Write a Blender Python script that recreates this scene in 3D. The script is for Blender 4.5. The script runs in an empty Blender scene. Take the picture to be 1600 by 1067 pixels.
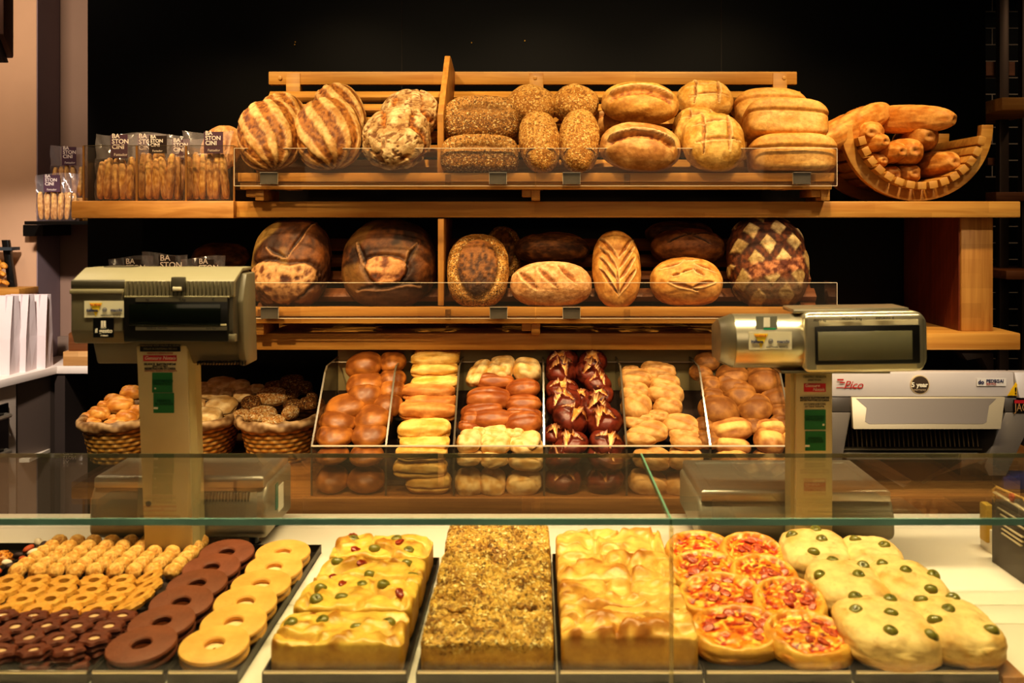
import bpy, bmesh, math, random
import numpy as np
from mathutils import Vector, Matrix, Euler

random.seed(7)
R = math.radians
sc = bpy.context.scene
COL = sc.collection
EYE, F, VX, VY = 1.60, 1556.0, 835.0, 340.0     # eye height, focal length in px of a 1600 px frame, principal point

def P(px, py, d):
    """world point seen at photo pixel (px, py) when it stands d metres in front of the camera"""
    return Vector(((px - VX) * d / F, d, EYE - (py - VY) * d / F))
def PX(px, d): return (px - VX) * d / F
def PZ(py, d): return EYE - (py - VY) * d / F
def lin(h):
    h = h.lstrip('#'); o = []
    for i in (0, 2, 4):
        c = int(h[i:i+2], 16) / 255
        o.append(c / 12.92 if c <= .04045 else ((c + .055) / 1.055) ** 2.4)
    return tuple(o)
ORD = ['first', 'second', 'third', 'fourth', 'fifth', 'sixth', 'seventh', 'eighth', 'ninth', 'tenth', 'eleventh', 'twelfth']

# ------------------------------------------------------------------ things, parts
def tag(o, label=None, cat=None, group=None, kind=None):
    if label: o['label'] = label
    if cat: o['category'] = cat
    if group: o['group'] = group
    if kind: o['kind'] = kind
    return o
def thing(name, label, cat, loc=(0, 0, 0), group=None, rot=(0, 0, 0)):
    o = bpy.data.objects.new(name, None); COL.objects.link(o)
    o.empty_display_size = .02
    o.location = loc; o.rotation_euler = rot
    return tag(o, label, cat, group)
def wl(p):
    v = Vector((0, 0, 0))
    while p is not None:
        v = v + p.location; p = p.parent
    return v
def link(name, me, mat=None, parent=None, loc=(0, 0, 0), rot=(0, 0, 0)):
    o = bpy.data.objects.new(name, me); COL.objects.link(o)
    o.location = loc; o.rotation_euler = rot
    if parent is not None: o.parent = parent
    if mat is not None and not me.materials: me.materials.append(mat)
    return o
def dup(o, parent=None):
    kids = list(o.children)
    c = o.copy(); COL.objects.link(c); c.parent = parent
    for k in kids: dup(k, c)
    return c

# ------------------------------------------------------------------ mesh builder (world coordinates)
class M:
    def __init__(s): s.v, s.f = [], []
    def add(s, vs, fs):
        b = len(s.v); s.v += [tuple(v) for v in vs]; s.f += [tuple(b + i for i in f) for f in fs]; return s
    def box(s, x0, x1, y0, y1, z0, z1, mat=None):
        vs = [Vector((x, y, z)) for z in (z0, z1) for y in (y0, y1) for x in (x0, x1)]
        if mat is not None: vs = [mat @ v for v in vs]
        return s.add(vs, [(0, 2, 3, 1), (4, 5, 7, 6), (0, 1, 5, 4), (2, 6, 7, 3), (0, 4, 6, 2), (1, 3, 7, 5)])
    def cbox(s, c, size, mat=None):
        h = [x / 2 for x in size]
        m = Matrix.Translation(c) @ (mat.to_4x4() if mat is not None else Matrix.Identity(4))
        return s.box(-h[0], h[0], -h[1], h[1], -h[2], h[2], m)
    def prism(s, pts, a0, a1, axis='x', mat=None):
        """polygon pts extruded along axis; pts are (y,z) for x, (x,z) for y, (x,y) for z"""
        def mk(p, a):
            v = Vector((a, p[0], p[1])) if axis == 'x' else Vector((p[0], a, p[1])) if axis == 'y' else Vector((p[0], p[1], a))
            return mat @ v if mat is not None else v
        n = len(pts)
        vs = [mk(p, a0) for p in pts] + [mk(p, a1) for p in pts]
        return s.add(vs, [tuple(range(n))[::-1], tuple(range(n, 2 * n))] + [(i, (i + 1) % n, n + (i + 1) % n, n + i) for i in range(n)])
    def cyl(s, p0, p1, r0, r1=None, n=20):
        r1 = r0 if r1 is None else r1
        p0, p1 = Vector(p0), Vector(p1); w = (p1 - p0).normalized()
        u = w.orthogonal().normalized(); v = w.cross(u)
        ring = lambda p, r: [p + (u * math.cos(2 * math.pi * i / n) + v * math.sin(2 * math.pi * i / n)) * r for i in range(n)]
        return s.add(ring(p0, r0) + ring(p1, r1), [tuple(range(n))[::-1], tuple(range(n, 2 * n))] + [(i, (i + 1) % n, n + (i + 1) % n, n + i) for i in range(n)])
    def tube(s, path, r, n=8):
        path = [Vector(p) for p in path]; m = len(path); vs = []
        up = Vector((0.13, .2, 1)).normalized()
        for i, p in enumerate(path):
            t = (path[min(i + 1, m - 1)] - path[max(i - 1, 0)]).normalized()
            u = t.cross(up).normalized(); v = u.cross(t)
            rr = r[i] if hasattr(r, '__len__') else r
            vs += [p + (u * math.cos(2 * math.pi * k / n) + v * math.sin(2 * math.pi * k / n)) * rr for k in range(n)]
        fs = [(i * n + k, i * n + (k + 1) % n, (i + 1) * n + (k + 1) % n, (i + 1) * n + k) for i in range(m - 1) for k in range(n)]
        fs += [tuple(range(n))[::-1], tuple(range((m - 1) * n, m * n))]
        return s.add(vs, fs)
    def lathe(s, prof, n=40, c=(0, 0, 0), rad=None, closed=False):
        """profile of (r, z) around z; rad(angle)-> radius multiplier"""
        m = len(prof); vs = []
        for k in range(n):
            a = 2 * math.pi * k / n; q = rad(a) if rad else 1
            vs += [(c[0] + r * q * math.cos(a), c[1] + r * q * math.sin(a), c[2] + z) for r, z in prof]
        fs = []
        for k in range(n):
            k2 = (k + 1) % n
            for i in range(m if closed else m - 1):
                j = (i + 1) % m
                fs.append((k * m + i, k2 * m + i, k2 * m + j, k * m + j))
        return s.add(vs, fs)
    def grid(s, nu, nv, fn, cu=False, cv=False):
        vs = [fn(i / (nu if cu else nu - 1), j / (nv if cv else nv - 1)) for i in range(nu) for j in range(nv)]
        fs = []
        for i in range(nu if cu else nu - 1):
            for j in range(nv if cv else nv - 1):
                a, b = (i + 1) % nu, (j + 1) % nv
                fs.append((i * nv + j, a * nv + j, a * nv + b, i * nv + b))
        return s.add(vs, fs)
    def build(s, name, mat, parent=None, bevel=0, seg=2, smooth=None, loc=None, kind=None, local=False):
        me = bpy.data.meshes.new(name)
        o0 = Vector((0, 0, 0)) if local else (wl(parent) if parent is not None else Vector(loc or (0, 0, 0)))
        me.from_pydata([Vector(v) - o0 for v in s.v], [], s.f)
        if bevel or len(s.f) > 0:
            bm = bmesh.new(); bm.from_mesh(me)
            bmesh.ops.recalc_face_normals(bm, faces=bm.faces)
            if bevel:
                ed = [e for e in bm.edges if len(e.link_faces) == 2 and e.calc_face_angle(0) > R(25)]
                bmesh.ops.bevel(bm, geom=ed, offset=bevel, segments=seg, profile=.5, affect='EDGES', clamp_overlap=True)
            bm.to_mesh(me); bm.free()
        if smooth or (smooth is None and bevel):
            me.polygons.foreach_set('use_smooth', [True] * len(me.polygons))
            try: me.set_sharp_from_angle(angle=R(38))
            except Exception: pass
        me.materials.append(mat)
        o = link(name, me, None, parent, (0, 0, 0) if parent is not None else (loc or (0, 0, 0)))
        if kind: o['kind'] = kind
        return o

# ------------------------------------------------------------------ materials
_mats = {}
def nodes(name):
    m = bpy.data.materials.new(name); m.use_nodes = True
    nt = m.node_tree; b = nt.nodes['Principled BSDF']
    return m, nt, b
def mat(name, col='#888888', rough=.5, metal=0., noise=0., nscale=30., bump=0., bscale=200., spec=.5, coat=0., col2=None, stretch=None, emit=0.):
    if name in _mats: return _mats[name]
    m, nt, b = nodes(name)
    c = lin(col) if isinstance(col, str) else col
    b.inputs['Base Color'].default_value = (*c, 1)
    b.inputs['Roughness'].default_value = rough
    b.inputs['Metallic'].default_value = metal
    b.inputs['Specular IOR Level'].default_value = spec
    b.inputs['Coat Weight'].default_value = coat
    if emit:
        b.inputs['Emission Color'].default_value = (*c, 1); b.inputs['Emission Strength'].default_value = emit
    tc = nt.nodes.new('ShaderNodeTexCoord')
    vec = tc.outputs['Object']
    if stretch:
        mp = nt.nodes.new('ShaderNodeMapping'); mp.inputs['Scale'].default_value = stretch
        nt.links.new(vec, mp.inputs['Vector']); vec = mp.outputs['Vector']
    if noise or col2:
        n = nt.nodes.new('ShaderNodeTexNoise'); n.inputs['Scale'].default_value = nscale; n.inputs['Detail'].default_value = 5
        nt.links.new(vec, n.inputs['Vector'])
        r = nt.nodes.new('ShaderNodeValToRGB')
        c2 = (lin(col2) if isinstance(col2, str) else col2) if col2 else tuple(x * (1 - noise) for x in c)
        r.color_ramp.elements[0].position = .3; r.color_ramp.elements[0].color = (*c2, 1)
        r.color_ramp.elements[1].position = .7; r.color_ramp.elements[1].color = (*c, 1)
        nt.links.new(n.outputs['Fac'], r.inputs['Fac']); nt.links.new(r.outputs['Color'], b.inputs['Base Color'])
    if bump:
        n = nt.nodes.new('ShaderNodeTexNoise'); n.inputs['Scale'].default_value = bscale; n.inputs['Detail'].default_value = 4
        nt.links.new(vec, n.inputs['Vector'])
        bp = nt.nodes.new('ShaderNodeBump'); bp.inputs['Strength'].default_value = bump; bp.inputs['Distance'].default_value = .003
        nt.links.new(n.outputs['Fac'], bp.inputs['Height']); nt.links.new(bp.outputs['Normal'], b.inputs['Normal'])
    _mats[name] = m
    return m
def wood(name, c1, c2, scale=(1.5, 30, 30), rough=.5):
    """planked beech: long grain plus glued staves of slightly different tone"""
    if name in _mats: return _mats[name]
    m, nt, b = nodes(name)
    b.inputs['Roughness'].default_value = rough
    tc = nt.nodes.new('ShaderNodeTexCoord')
    mp = nt.nodes.new('ShaderNodeMapping'); mp.inputs['Scale'].default_value = scale
    nt.links.new(tc.outputs['Object'], mp.inputs['Vector'])
    n = nt.nodes.new('ShaderNodeTexNoise'); n.inputs['Scale'].default_value = 2.2; n.inputs['Detail'].default_value = 8; n.inputs['Distortion'].default_value = .6
    nt.links.new(mp.outputs['Vector'], n.inputs['Vector'])
    r = nt.nodes.new('ShaderNodeValToRGB')
    r.color_ramp.elements[0].position = .3; r.color_ramp.elements[0].color = (*lin(c2), 1)
    r.color_ramp.elements[1].position = .72; r.color_ramp.elements[1].color = (*lin(c1), 1)
    nt.links.new(n.outputs['Fac'], r.inputs['Fac'])
    br = nt.nodes.new('ShaderNodeTexBrick'); br.inputs['Scale'].default_value = 1
    br.inputs['Color1'].default_value = (1, 1, 1, 1); br.inputs['Color2'].default_value = (.80, .76, .70, 1); br.inputs['Mortar'].default_value = (.9, .88, .85, 1)
    br.inputs['Brick Width'].default_value = .34; br.inputs['Row Height'].default_value = .045; br.inputs['Mortar Size'].default_value = .0003
    sx = nt.nodes.new('ShaderNodeSeparateXYZ'); nt.links.new(tc.outputs['Object'], sx.inputs[0])
    ad = nt.nodes.new('ShaderNodeMath'); ad.operation = 'ADD'; nt.links.new(sx.outputs['Y'], ad.inputs[0]); nt.links.new(sx.outputs['Z'], ad.inputs[1])
    cx = nt.nodes.new('ShaderNodeCombineXYZ'); nt.links.new(sx.outputs['X'], cx.inputs[0]); nt.links.new(ad.outputs[0], cx.inputs[1])
    nt.links.new(cx.outputs[0], br.inputs['Vector'])
    mx = nt.nodes.new('ShaderNodeMixRGB'); mx.blend_type = 'MULTIPLY'; mx.inputs['Fac'].default_value = 1
    nt.links.new(r.outputs['Color'], mx.inputs['Color1']); nt.links.new(br.outputs['Color'], mx.inputs['Color2'])
    nt.links.new(mx.outputs['Color'], b.inputs['Base Color'])
    bp = nt.nodes.new('ShaderNodeBump'); bp.inputs['Strength'].default_value = .15; bp.inputs['Distance'].default_value = .002
    nt.links.new(n.outputs['Fac'], bp.inputs['Height']); nt.links.new(bp.outputs['Normal'], b.inputs['Normal'])
    _mats[name] = m
    return m
def glass(name, tint=(.95, .97, .95), ior=1.45, refl=1., rough=0., haze=0., haze_col=(.8, .7, .6)):
    """thin pane: see-through with Fresnel reflection (and an optional faint haze)"""
    if name in _mats: return _mats[name]
    m, nt, b = nodes(name); nt.nodes.remove(b)
    out = nt.nodes['Material Output']
    t = nt.nodes.new('ShaderNodeBsdfTransparent'); t.inputs['Color'].default_value = (*tint, 1)
    g = nt.nodes.new('ShaderNodeBsdfGlossy'); g.inputs['Roughness'].default_value = rough
    # Schlick reflectance, the same on both faces of the pane
    f0 = ((ior - 1) / (ior + 1)) ** 2
    lw = nt.nodes.new('ShaderNodeLayerWeight')
    pw = nt.nodes.new('ShaderNodeMath'); pw.operation = 'POWER'; pw.inputs[1].default_value = 5
    nt.links.new(lw.outputs['Facing'], pw.inputs[0])
    mu = nt.nodes.new('ShaderNodeMath'); mu.operation = 'MULTIPLY_ADD'; mu.inputs[1].default_value = refl * (1 - f0); mu.inputs[2].default_value = refl * f0; mu.use_clamp = True
    nt.links.new(pw.outputs[0], mu.inputs[0])
    mx = nt.nodes.new('ShaderNodeMixShader'); nt.links.new(mu.outputs[0], mx.inputs['Fac'])
    nt.links.new(t.outputs[0], mx.inputs[1]); nt.links.new(g.outputs[0], mx.inputs[2])
    last = mx
    if haze:
        d = nt.nodes.new('ShaderNodeBsdfDiffuse'); d.inputs['Color'].default_value = (*haze_col, 1)
        m2 = nt.nodes.new('ShaderNodeMixShader'); m2.inputs['Fac'].default_value = haze
        nt.links.new(mx.outputs[0], m2.inputs[1]); nt.links.new(d.outputs[0], m2.inputs[2]); last = m2
    nt.links.new(last.outputs[0], out.inputs['Surface'])
    _mats[name] = m
    return m
def crust(name, rough=.55, coat=0., bump=.35, bscale=160., seeds=0, seedscale=120., seedcols=None, speck=.18):
    """baked crust: base colour from the mesh colour attribute, mottled by noise, optional loose seeds (Voronoi cells)"""
    if name in _mats: return _mats[name]
    m, nt, b = nodes(name)
    b.inputs['Roughness'].default_value = rough; b.inputs['Coat Weight'].default_value = coat; b.inputs['Coat Roughness'].default_value = .25
    b.inputs['Specular IOR Level'].default_value = .35
    at = nt.nodes.new('ShaderNodeAttribute'); at.attribute_name = 'Col'
    tc = nt.nodes.new('ShaderNodeTexCoord')
    n = nt.nodes.new('ShaderNodeTexNoise'); n.inputs['Scale'].default_value = bscale * .35; n.inputs['Detail'].default_value = 8; n.inputs['Roughness'].default_value = .65
    nt.links.new(tc.outputs['Object'], n.inputs['Vector'])
    r = nt.nodes.new('ShaderNodeValToRGB')
    r.color_ramp.elements[0].position = .32; r.color_ramp.elements[0].color = (1 - speck * 1.6, 1 - speck * 2.2, 1 - speck * 2.6, 1)
    r.color_ramp.elements[1].position = .62; r.color_ramp.elements[1].color = (1.08, 1.06, 1.03, 1)
    nt.links.new(n.outputs['Fac'], r.inputs['Fac'])
    mx = nt.nodes.new('ShaderNodeMixRGB'); mx.blend_type = 'MULTIPLY'; mx.inputs['Fac'].default_value = 1
    nt.links.new(at.outputs['Color'], mx.inputs['Color1']); nt.links.new(r.outputs['Color'], mx.inputs['Color2'])
    n2 = nt.nodes.new('ShaderNodeTexNoise'); n2.inputs['Scale'].default_value = bscale; n2.inputs['Detail'].default_value = 5
    nt.links.new(tc.outputs['Object'], n2.inputs['Vector'])
    h = n2.outputs['Fac']; colr = mx.outputs['Color']
    dist = .002
    if seeds:
        vo = nt.nodes.new('ShaderNodeTexVoronoi'); vo.inputs['Scale'].default_value = seedscale
        wn = nt.nodes.new('ShaderNodeTexNoise'); wn.inputs['Scale'].default_value = seedscale * .8
        nt.links.new(tc.outputs['Object'], wn.inputs['Vector'])
        ma = nt.nodes.new('ShaderNodeMixRGB'); ma.inputs['Fac'].default_value = .012
        nt.links.new(tc.outputs['Object'], ma.inputs['Color1']); nt.links.new(wn.outputs['Color'], ma.inputs['Color2'])
        nt.links.new(ma.outputs['Color'], vo.inputs['Vector'])
        cr = nt.nodes.new('ShaderNodeValToRGB'); cr.color_ramp.interpolation = 'CONSTANT'
        cols = seedcols or ['#4a2c12', '#a06a2c', '#d8a960', '#f0d8a0']
        els = cr.color_ramp.elements
        els[0].position = 0; els[0].color = (*lin(cols[0]), 1)
        els[1].position = 1 / len(cols); els[1].color = (*lin(cols[1]), 1)
        for i in range(2, len(cols)):
            e = els.new(i / len(cols)); e.color = (*lin(cols[i]), 1)
        sp = nt.nodes.new('ShaderNodeSeparateColor'); nt.links.new(vo.outputs['Color'], sp.inputs[0]); nt.links.new(sp.outputs[0], cr.inputs['Fac'])
        # seed mask: alpha of the colour attribute times the core of each cell
        mr = nt.nodes.new('ShaderNodeMapRange'); mr.inputs['From Min'].default_value = .62; mr.inputs['From Max'].default_value = .45
        nt.links.new(vo.outputs['Distance'], mr.inputs['Value'])
        mm = nt.nodes.new('ShaderNodeMath'); mm.operation = 'MULTIPLY'
        nt.links.new(mr.outputs[0], mm.inputs[0]); nt.links.new(at.outputs['Alpha'], mm.inputs[1])
        m3 = nt.nodes.new('ShaderNodeMath'); m3.operation = 'MULTIPLY'; m3.inputs[1].default_value = seeds; nt.links.new(mm.outputs[0], m3.inputs[0])
        mx2 = nt.nodes.new('ShaderNodeMixRGB'); nt.links.new(m3.outputs[0], mx2.inputs['Fac'])
        nt.links.new(colr, mx2.inputs['Color1']); nt.links.new(cr.outputs['Color'], mx2.inputs['Color2']); colr = mx2.outputs['Color']
        ha = nt.nodes.new('ShaderNodeMath'); ha.operation = 'ADD'; nt.links.new(m3.outputs[0], ha.inputs[0]); nt.links.new(h, ha.inputs[1]); h = ha.outputs[0]
        dist = .0035
    nt.links.new(colr, b.inputs['Base Color'])
    bp = nt.nodes.new('ShaderNodeBump'); bp.inputs['Strength'].default_value = bump; bp.inputs['Distance'].default_value = dist
    nt.links.new(h, bp.inputs['Height']); nt.links.new(bp.outputs['Normal'], b.inputs['Normal'])
    _mats[name] = m
    return m

# ------------------------------------------------------------------ numpy noise
def _h(ix, iy, iz, s):
    n = (ix.astype(np.int64) * 374761393 + iy.astype(np.int64) * 668265263 + iz.astype(np.int64) * 2147483647 + s * 974711) & 0xffffffff
    n = ((n ^ (n >> 13)) * 1274126177) & 0xffffffff
    n = ((n ^ (n >> 16)) * 2246822519) & 0xffffffff
    return ((n ^ (n >> 15)) & 0xffffff) / float(0xffffff)
def vn(p, s=1., seed=0):
    q = p * s; i = np.floor(q); f = q - i; f = f * f * (3 - 2 * f)
    x, y, z = i[:, 0], i[:, 1], i[:, 2]
    fx, fy, fz = f[:, 0], f[:, 1], f[:, 2]
    def L(a, b, t): return a + (b - a) * t
    c = [[[_h(x + a, y + b, z + d, seed) for d in (0, 1)] for b in (0, 1)] for a in (0, 1)]
    return L(L(L(c[0][0][0], c[1][0][0], fx), L(c[0][1][0], c[1][1][0], fx), fy), L(L(c[0][0][1], c[1][0][1], fx), L(c[0][1][1], c[1][1][1], fx), fy), fz) * 2 - 1
def fbm(p, s=1., seed=0, o=4):
    r = 0; a = 1.; t = 0
    for k in range(o):
        r = r + a * vn(p, s * 2 ** k, seed + k * 17); t += a; a *= .5
    return r / t
def ridge(p, s, seed, o=3):
    r = 0; a = 1.; t = 0
    for k in range(o):
        r = r + a * (1 - np.abs(vn(p, s * 2 ** k, seed + k * 17))); t += a; a *= .5
    return r / t
def ss(a, b, x):
    t = np.clip((x - a) / (b - a), 0, 1); return t * t * (3 - 2 * t)
def cmix(a, b, t):
    a = np.asarray(a, float); b = np.asarray(b, float); t = np.asarray(t)[:, None]
    return a * (1 - t) + b * t
def C(h): return np.array(lin(h))

_qs = {}
def qsphere(n):
    """evenly subdivided cube-sphere: unit directions and quads"""
    if n in _qs: return _qs[n]
    t = np.tan(np.linspace(-1, 1, n + 1) * math.pi / 4)
    idx = {}; vs = []; fs = []
    def vid(p):
        k = (round(p[0], 5), round(p[1], 5), round(p[2], 5))
        if k not in idx: idx[k] = len(vs); vs.append(p)
        return idx[k]
    for ax in range(3):
        for sg in (-1, 1):
            g = [[None] * (n + 1) for _ in range(n + 1)]
            for i in range(n + 1):
                for j in range(n + 1):
                    p = [0, 0, 0]; p[ax] = sg; p[(ax + 1) % 3] = t[i]; p[(ax + 2) % 3] = t[j]
                    g[i][j] = vid(p)
            for i in range(n):
                for j in range(n):
                    q = (g[i][j], g[i+1][j], g[i+1][j+1], g[i][j+1])
                    fs.append(q if sg > 0 else q[::-1])
    v = np.array(vs, float); v /= np.linalg.norm(v, axis=1)[:, None]
    _qs[n] = (v, fs)
    return _qs[n]

def blob(name, dims, fn=None, n=24, k=2.3, flat=.55, material=None, seed=0, shape=None, zonly=False):
    """bread body: superellipsoid with a flattened foot; fn(u, q, seed) -> (relief in metres, rgb or rgba)"""
    u, fs = qsphere(n)
    r = (np.abs(u) ** k).sum(1) ** (-1 / k)
    q = u * r[:, None]
    if shape: q = shape(q)
    qq = q.copy(); qq[:, 2] = np.where(q[:, 2] < 0, np.maximum(q[:, 2], -1) * flat, q[:, 2])
    pts = qq * np.array(dims)
    nrm = u / np.array(dims)
    if zonly: nrm = nrm * 0 + np.array([0, 0, 1.])
    nrm /= np.linalg.norm(nrm, axis=1)[:, None]
    d, col = fn(u, q, seed) if fn else (0, np.tile(C('#c08a48'), (len(u), 1)))
    pts = pts + nrm * (np.zeros(len(u)) + d)[:, None]
    if col.shape[1] == 3: col = np.hstack([col, np.ones((len(u), 1))])
    me = bpy.data.meshes.new(name)
    me.from_pydata(pts.tolist(), [], fs)
    ca = me.color_attributes.new('Col', 'FLOAT_COLOR', 'POINT')
    ca.data.foreach_set('color', np.clip(col, 0, 1).astype(np.float32).ravel())
    me.polygons.foreach_set('use_smooth', [True] * len(me.polygons))
    if material: me.materials.append(material)
    return me

def text(name, s, size, material, parent, loc, rot=(math.pi / 2, 0, 0), align='CENTER', ext=.0004, space=1., shear=0., bold=0., xs=1.):
    """lettering as a thin mesh part; loc is a world point (centre line)"""
    cu = bpy.data.curves.new(name, 'FONT'); cu.body = s; cu.size = size; cu.align_x = align; cu.align_y = 'CENTER'
    cu.extrude = ext; cu.space_character = space; cu.shear = shear; cu.offset = bold; cu.resolution_u = 3; cu.space_line = .85
    ob = bpy.data.objects.new('tmp', cu); COL.objects.link(ob)
    dg = bpy.context.evaluated_depsgraph_get()
    me = bpy.data.meshes.new_from_object(ob.evaluated_get(dg)); me.name = name
    bpy.data.objects.remove(ob); bpy.data.curves.remove(cu)
    mw = Matrix.Translation(Vector(loc) - (wl(parent) if parent is not None else Vector((0, 0, 0)))) @ Euler(rot).to_matrix().to_4x4() @ Matrix.Diagonal((xs, 1, 1, 1))
    me.transform(mw)
    me.materials.clear(); me.materials.append(material)
    return link(name, me, None, parent)
# ================================================================== materials
BEECH = wood('beech', '#d6a452', '#b87f34')
BEECH_D = wood('beech_dark', '#8a5428', '#6a3c1a')
BEECH_V = wood('beech_upright', '#cc984c', '#a87232', scale=(30, 30, 1.5))
MAHOG = wood('reddish_panel', '#8a4420', '#642c16', scale=(30, 30, 1.2))
BLACKW = mat('black_panel', '#040303', rough=.30, noise=.35, nscale=3, spec=.3)
STEEL = mat('brushed_steel', '#bdb5a4', rough=.36, metal=.8, bump=.05, bscale=60, stretch=(1, 1, 30))
STEEL_D = mat('dark_steel', '#968d78', rough=.42, metal=.5)
TRAYM = mat('tray_metal', '#38322a', rough=.45, metal=.5, noise=.3, nscale=25)
TRAYIN = mat('tray_inside', '#3a332c', rough=.5, metal=.6, noise=.4, nscale=20)
WHITE = mat('white_laminate', '#e9e0cd', rough=.35)
BLACK = mat('black_plastic', '#0c0c0b', rough=.3)
ACRYL = glass('acrylic', tint=(.93, .91, .88), ior=1.35, refl=.8, haze=.012)
ACRED = mat('acrylic_edge', '#e8d8bc', rough=.15, spec=.8)
GLASS = glass('case_glass', tint=(.93, .95, .91), ior=1.5, refl=.72, haze=.01, haze_col=(.6, .5, .35))
GLEDGE = mat('glass_edge', '#a4dcc6', rough=.15, spec=.9, noise=.35, nscale=9)
BRASS = mat('brass', '#c89a4a', rough=.35, metal=1.)

# ================================================================== room
def struct(name, m, mt, parent=None, **k):
    o = m.build(name, mt, parent, **k)
    if parent is None: o['kind'] = 'structure'
    return o
struct('floor', M().box(-4.5, 4.5, -2, 6, -.1, 0), mat('floor_tile', '#2a2420', rough=.4, noise=.3, nscale=4))
struct('ceiling', M().box(-4.5, 4.5, -2, 6, 3.1, 3.2), mat('ceiling_dark', '#1a1613', rough=.8))
WBX0, WBX1 = PX(137, 3.5), PX(1540, 3.5)
wb = struct('wall_back', M().box(WBX0, WBX1, 3.5, 3.56, 0, 3.1), BLACKW)
# seams between the black panels
for k, px in enumerate((628, 1127)):
    struct('panel_joint', M().box(PX(px, 3.5) - .0012, PX(px, 3.5) + .0012, 3.4985, 3.501, 2.05, 3.1), mat('seam', '#2a2018', rough=.6), wb)
# little bright screw heads on the black wall
for px, py in ((462, 66), (737, 67), (820, 64), (461, 70)):
    p = P(px, py, 3.5); struct('screw_head', M().cyl((p.x, 3.494, p.z), (p.x, 3.502, p.z), .0022, n=10), BRASS, wb)
struct('wall_left', M().box(-3.2, PX(57, 4.5), 4.5, 4.715, 0, 3.1), mat('wall_beige', '#c7a385', rough=.8, noise=.12, nscale=3))
struct('wall_left_side', M().box(PX(57, 4.5), PX(57, 4.5) + .004, 4.502, 4.715, 0, 3.1), mat('wall_mauve_shade', '#8f7f86', rough=.8, noise=.08, nscale=4))  # shadow side of the beige pillar, its shade put into the mauve colour
struct('wall_rear', M().box(-3.2, 0, 4.72, 4.78, 0, 3.1), mat('wall_taupe', '#9c8272', rough=.85, noise=.1, nscale=3))
struct('wall_far_left', M().box(-3.3, -3.2, -2, 4.78, 0, 3.1), mat('wall_beige2', '#b8967a', rough=.85))
# tiled wall at the right
def tile_mat():
    m, nt, b = nodes('black_tiles')
    tc = nt.nodes.new('ShaderNodeTexCoord'); br = nt.nodes.new('ShaderNodeTexBrick')
    sx = nt.nodes.new('ShaderNodeSeparateXYZ'); cx = nt.nodes.new('ShaderNodeCombineXYZ')
    nt.links.new(tc.outputs['Object'], sx.inputs[0]); nt.links.new(sx.outputs['X'], cx.inputs[0]); nt.links.new(sx.outputs['Z'], cx.inputs[1])
    nt.links.new(cx.outputs[0], br.inputs['Vector'])
    br.inputs['Scale'].default_value = 1; br.inputs['Brick Width'].default_value = .13; br.inputs['Row Height'].default_value = .068; br.inputs['Mortar Size'].default_value = .0022
    br.inputs['Color1'].default_value = (*lin('#070606'), 1); br.inputs['Color2'].default_value = (*lin('#0b0908'), 1); br.inputs['Mortar'].default_value = (*lin('#a99a8a'), 1)
    nt.links.new(br.outputs['Color'], b.inputs['Base Color']); b.inputs['Roughness'].default_value = .25
    return m
struct('wall_right_tiles', M().box(1.5, 3.2, 4.1, 4.16, 0, 3.1), tile_mat())
struct('wall_right', M().box(3.2, 3.3, -2, 4.16, 0, 3.1), BLACKW)

# steel shelf frame with wooden shelves in front of the tiles
sf = thing('wall_shelving', 'dark steel wall shelving with short wooden shelves in front of black tiles', 'shelving', (1.95, 3.75, 0))
for px, d in ((1566, 3.8), (1601, 3.8)):
    x = PX(px, d); M().box(x - .018, x + .018, d - .018, d + .018, 0, 3.05).build('post', mat('post_grey', '#5b4c42', rough=.4, metal=.6), sf, bevel=.003)
for (xa, xb, ya, yb, d0, d1, tone) in ((1545, 1660, 152, 172, 3.45, 3.95, BEECH), (1537, 1700, 300, 314, 3.6, 3.95, BEECH_D), (1552, 1700, 423, 437, 3.55, 3.95, BEECH_D)):
    z1, z0 = PZ(ya, d0), PZ(yb, d0)
    M().box(PX(xa, d0 + .1), PX(xb, d0), d0, d1, z0, z1).build('shelf_board', tone, sf, bevel=.003)
M().box(PX(1537, 3.9), PX(1582, 3.9), 3.88, 3.95, PZ(119, 3.9), PZ(98, 3.9)).build('bracket', BEECH_D, sf)
M().box(PX(1540, 3.9), PX(1562, 3.9), 3.88, 3.95, PZ(258, 3.9), PZ(247, 3.9)).build('bracket', BEECH_D, sf)

# ================================================================== left side room
lc = thing('side_counter', 'white L-shaped side counter with dark oven door and open shelf', 'counter', (-2.4, 4.3, 0))
zt = .95
M().prism([(-3.15, 4.70), (-1.3, 4.70), (-1.3, 4.36), (-2.09, 4.36), (-2.17, 3.8), (-3.15, 3.8)], zt - .035, zt, 'z').build('worktop', mat('white_top', '#efe4da', rough=.3), lc, bevel=.003)
M().prism([(-3.1, 4.68), (-2.12, 4.68), (-2.12, 4.36), (-2.16, 4.16), (-2.5, 4.16), (-2.5, 4.66), (-3.1, 4.66)], 0, zt - .035, 'z').build('shelf_cabinet', mat('cab_grey', '#6f6259', rough=.6), lc)
M().prism([(-3.1, 4.13), (-2.148, 4.13), (-2.2, 3.7), (-3.1, 3.7)], .1, zt - .035, 'z').build('oven_body', mat('cab_light', '#c9bdae', rough=.5), lc, bevel=.004)
def side_pt(t, z, off): # along the oven front, t 0..1 from near to far
    a, b = Vector((-2.195, 3.74, 0)), Vector((-2.152, 4.10, 0)); v = a.lerp(b, t); v.x += off; v.z = z; return v
od = M()
vs = [side_pt(t, z, o) for o in (.001, .010) for z in (.2, .845) for t in (.0, .9)]
od.add(vs, [(0, 1, 3, 2), (4, 6, 7, 5), (0, 4, 5, 1), (2, 3, 7, 6), (0, 2, 6, 4), (1, 5, 7, 3)])
ovd = od.build('oven_door', mat('oven_glass', '#120d0b', rough=.12), lc)
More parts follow.
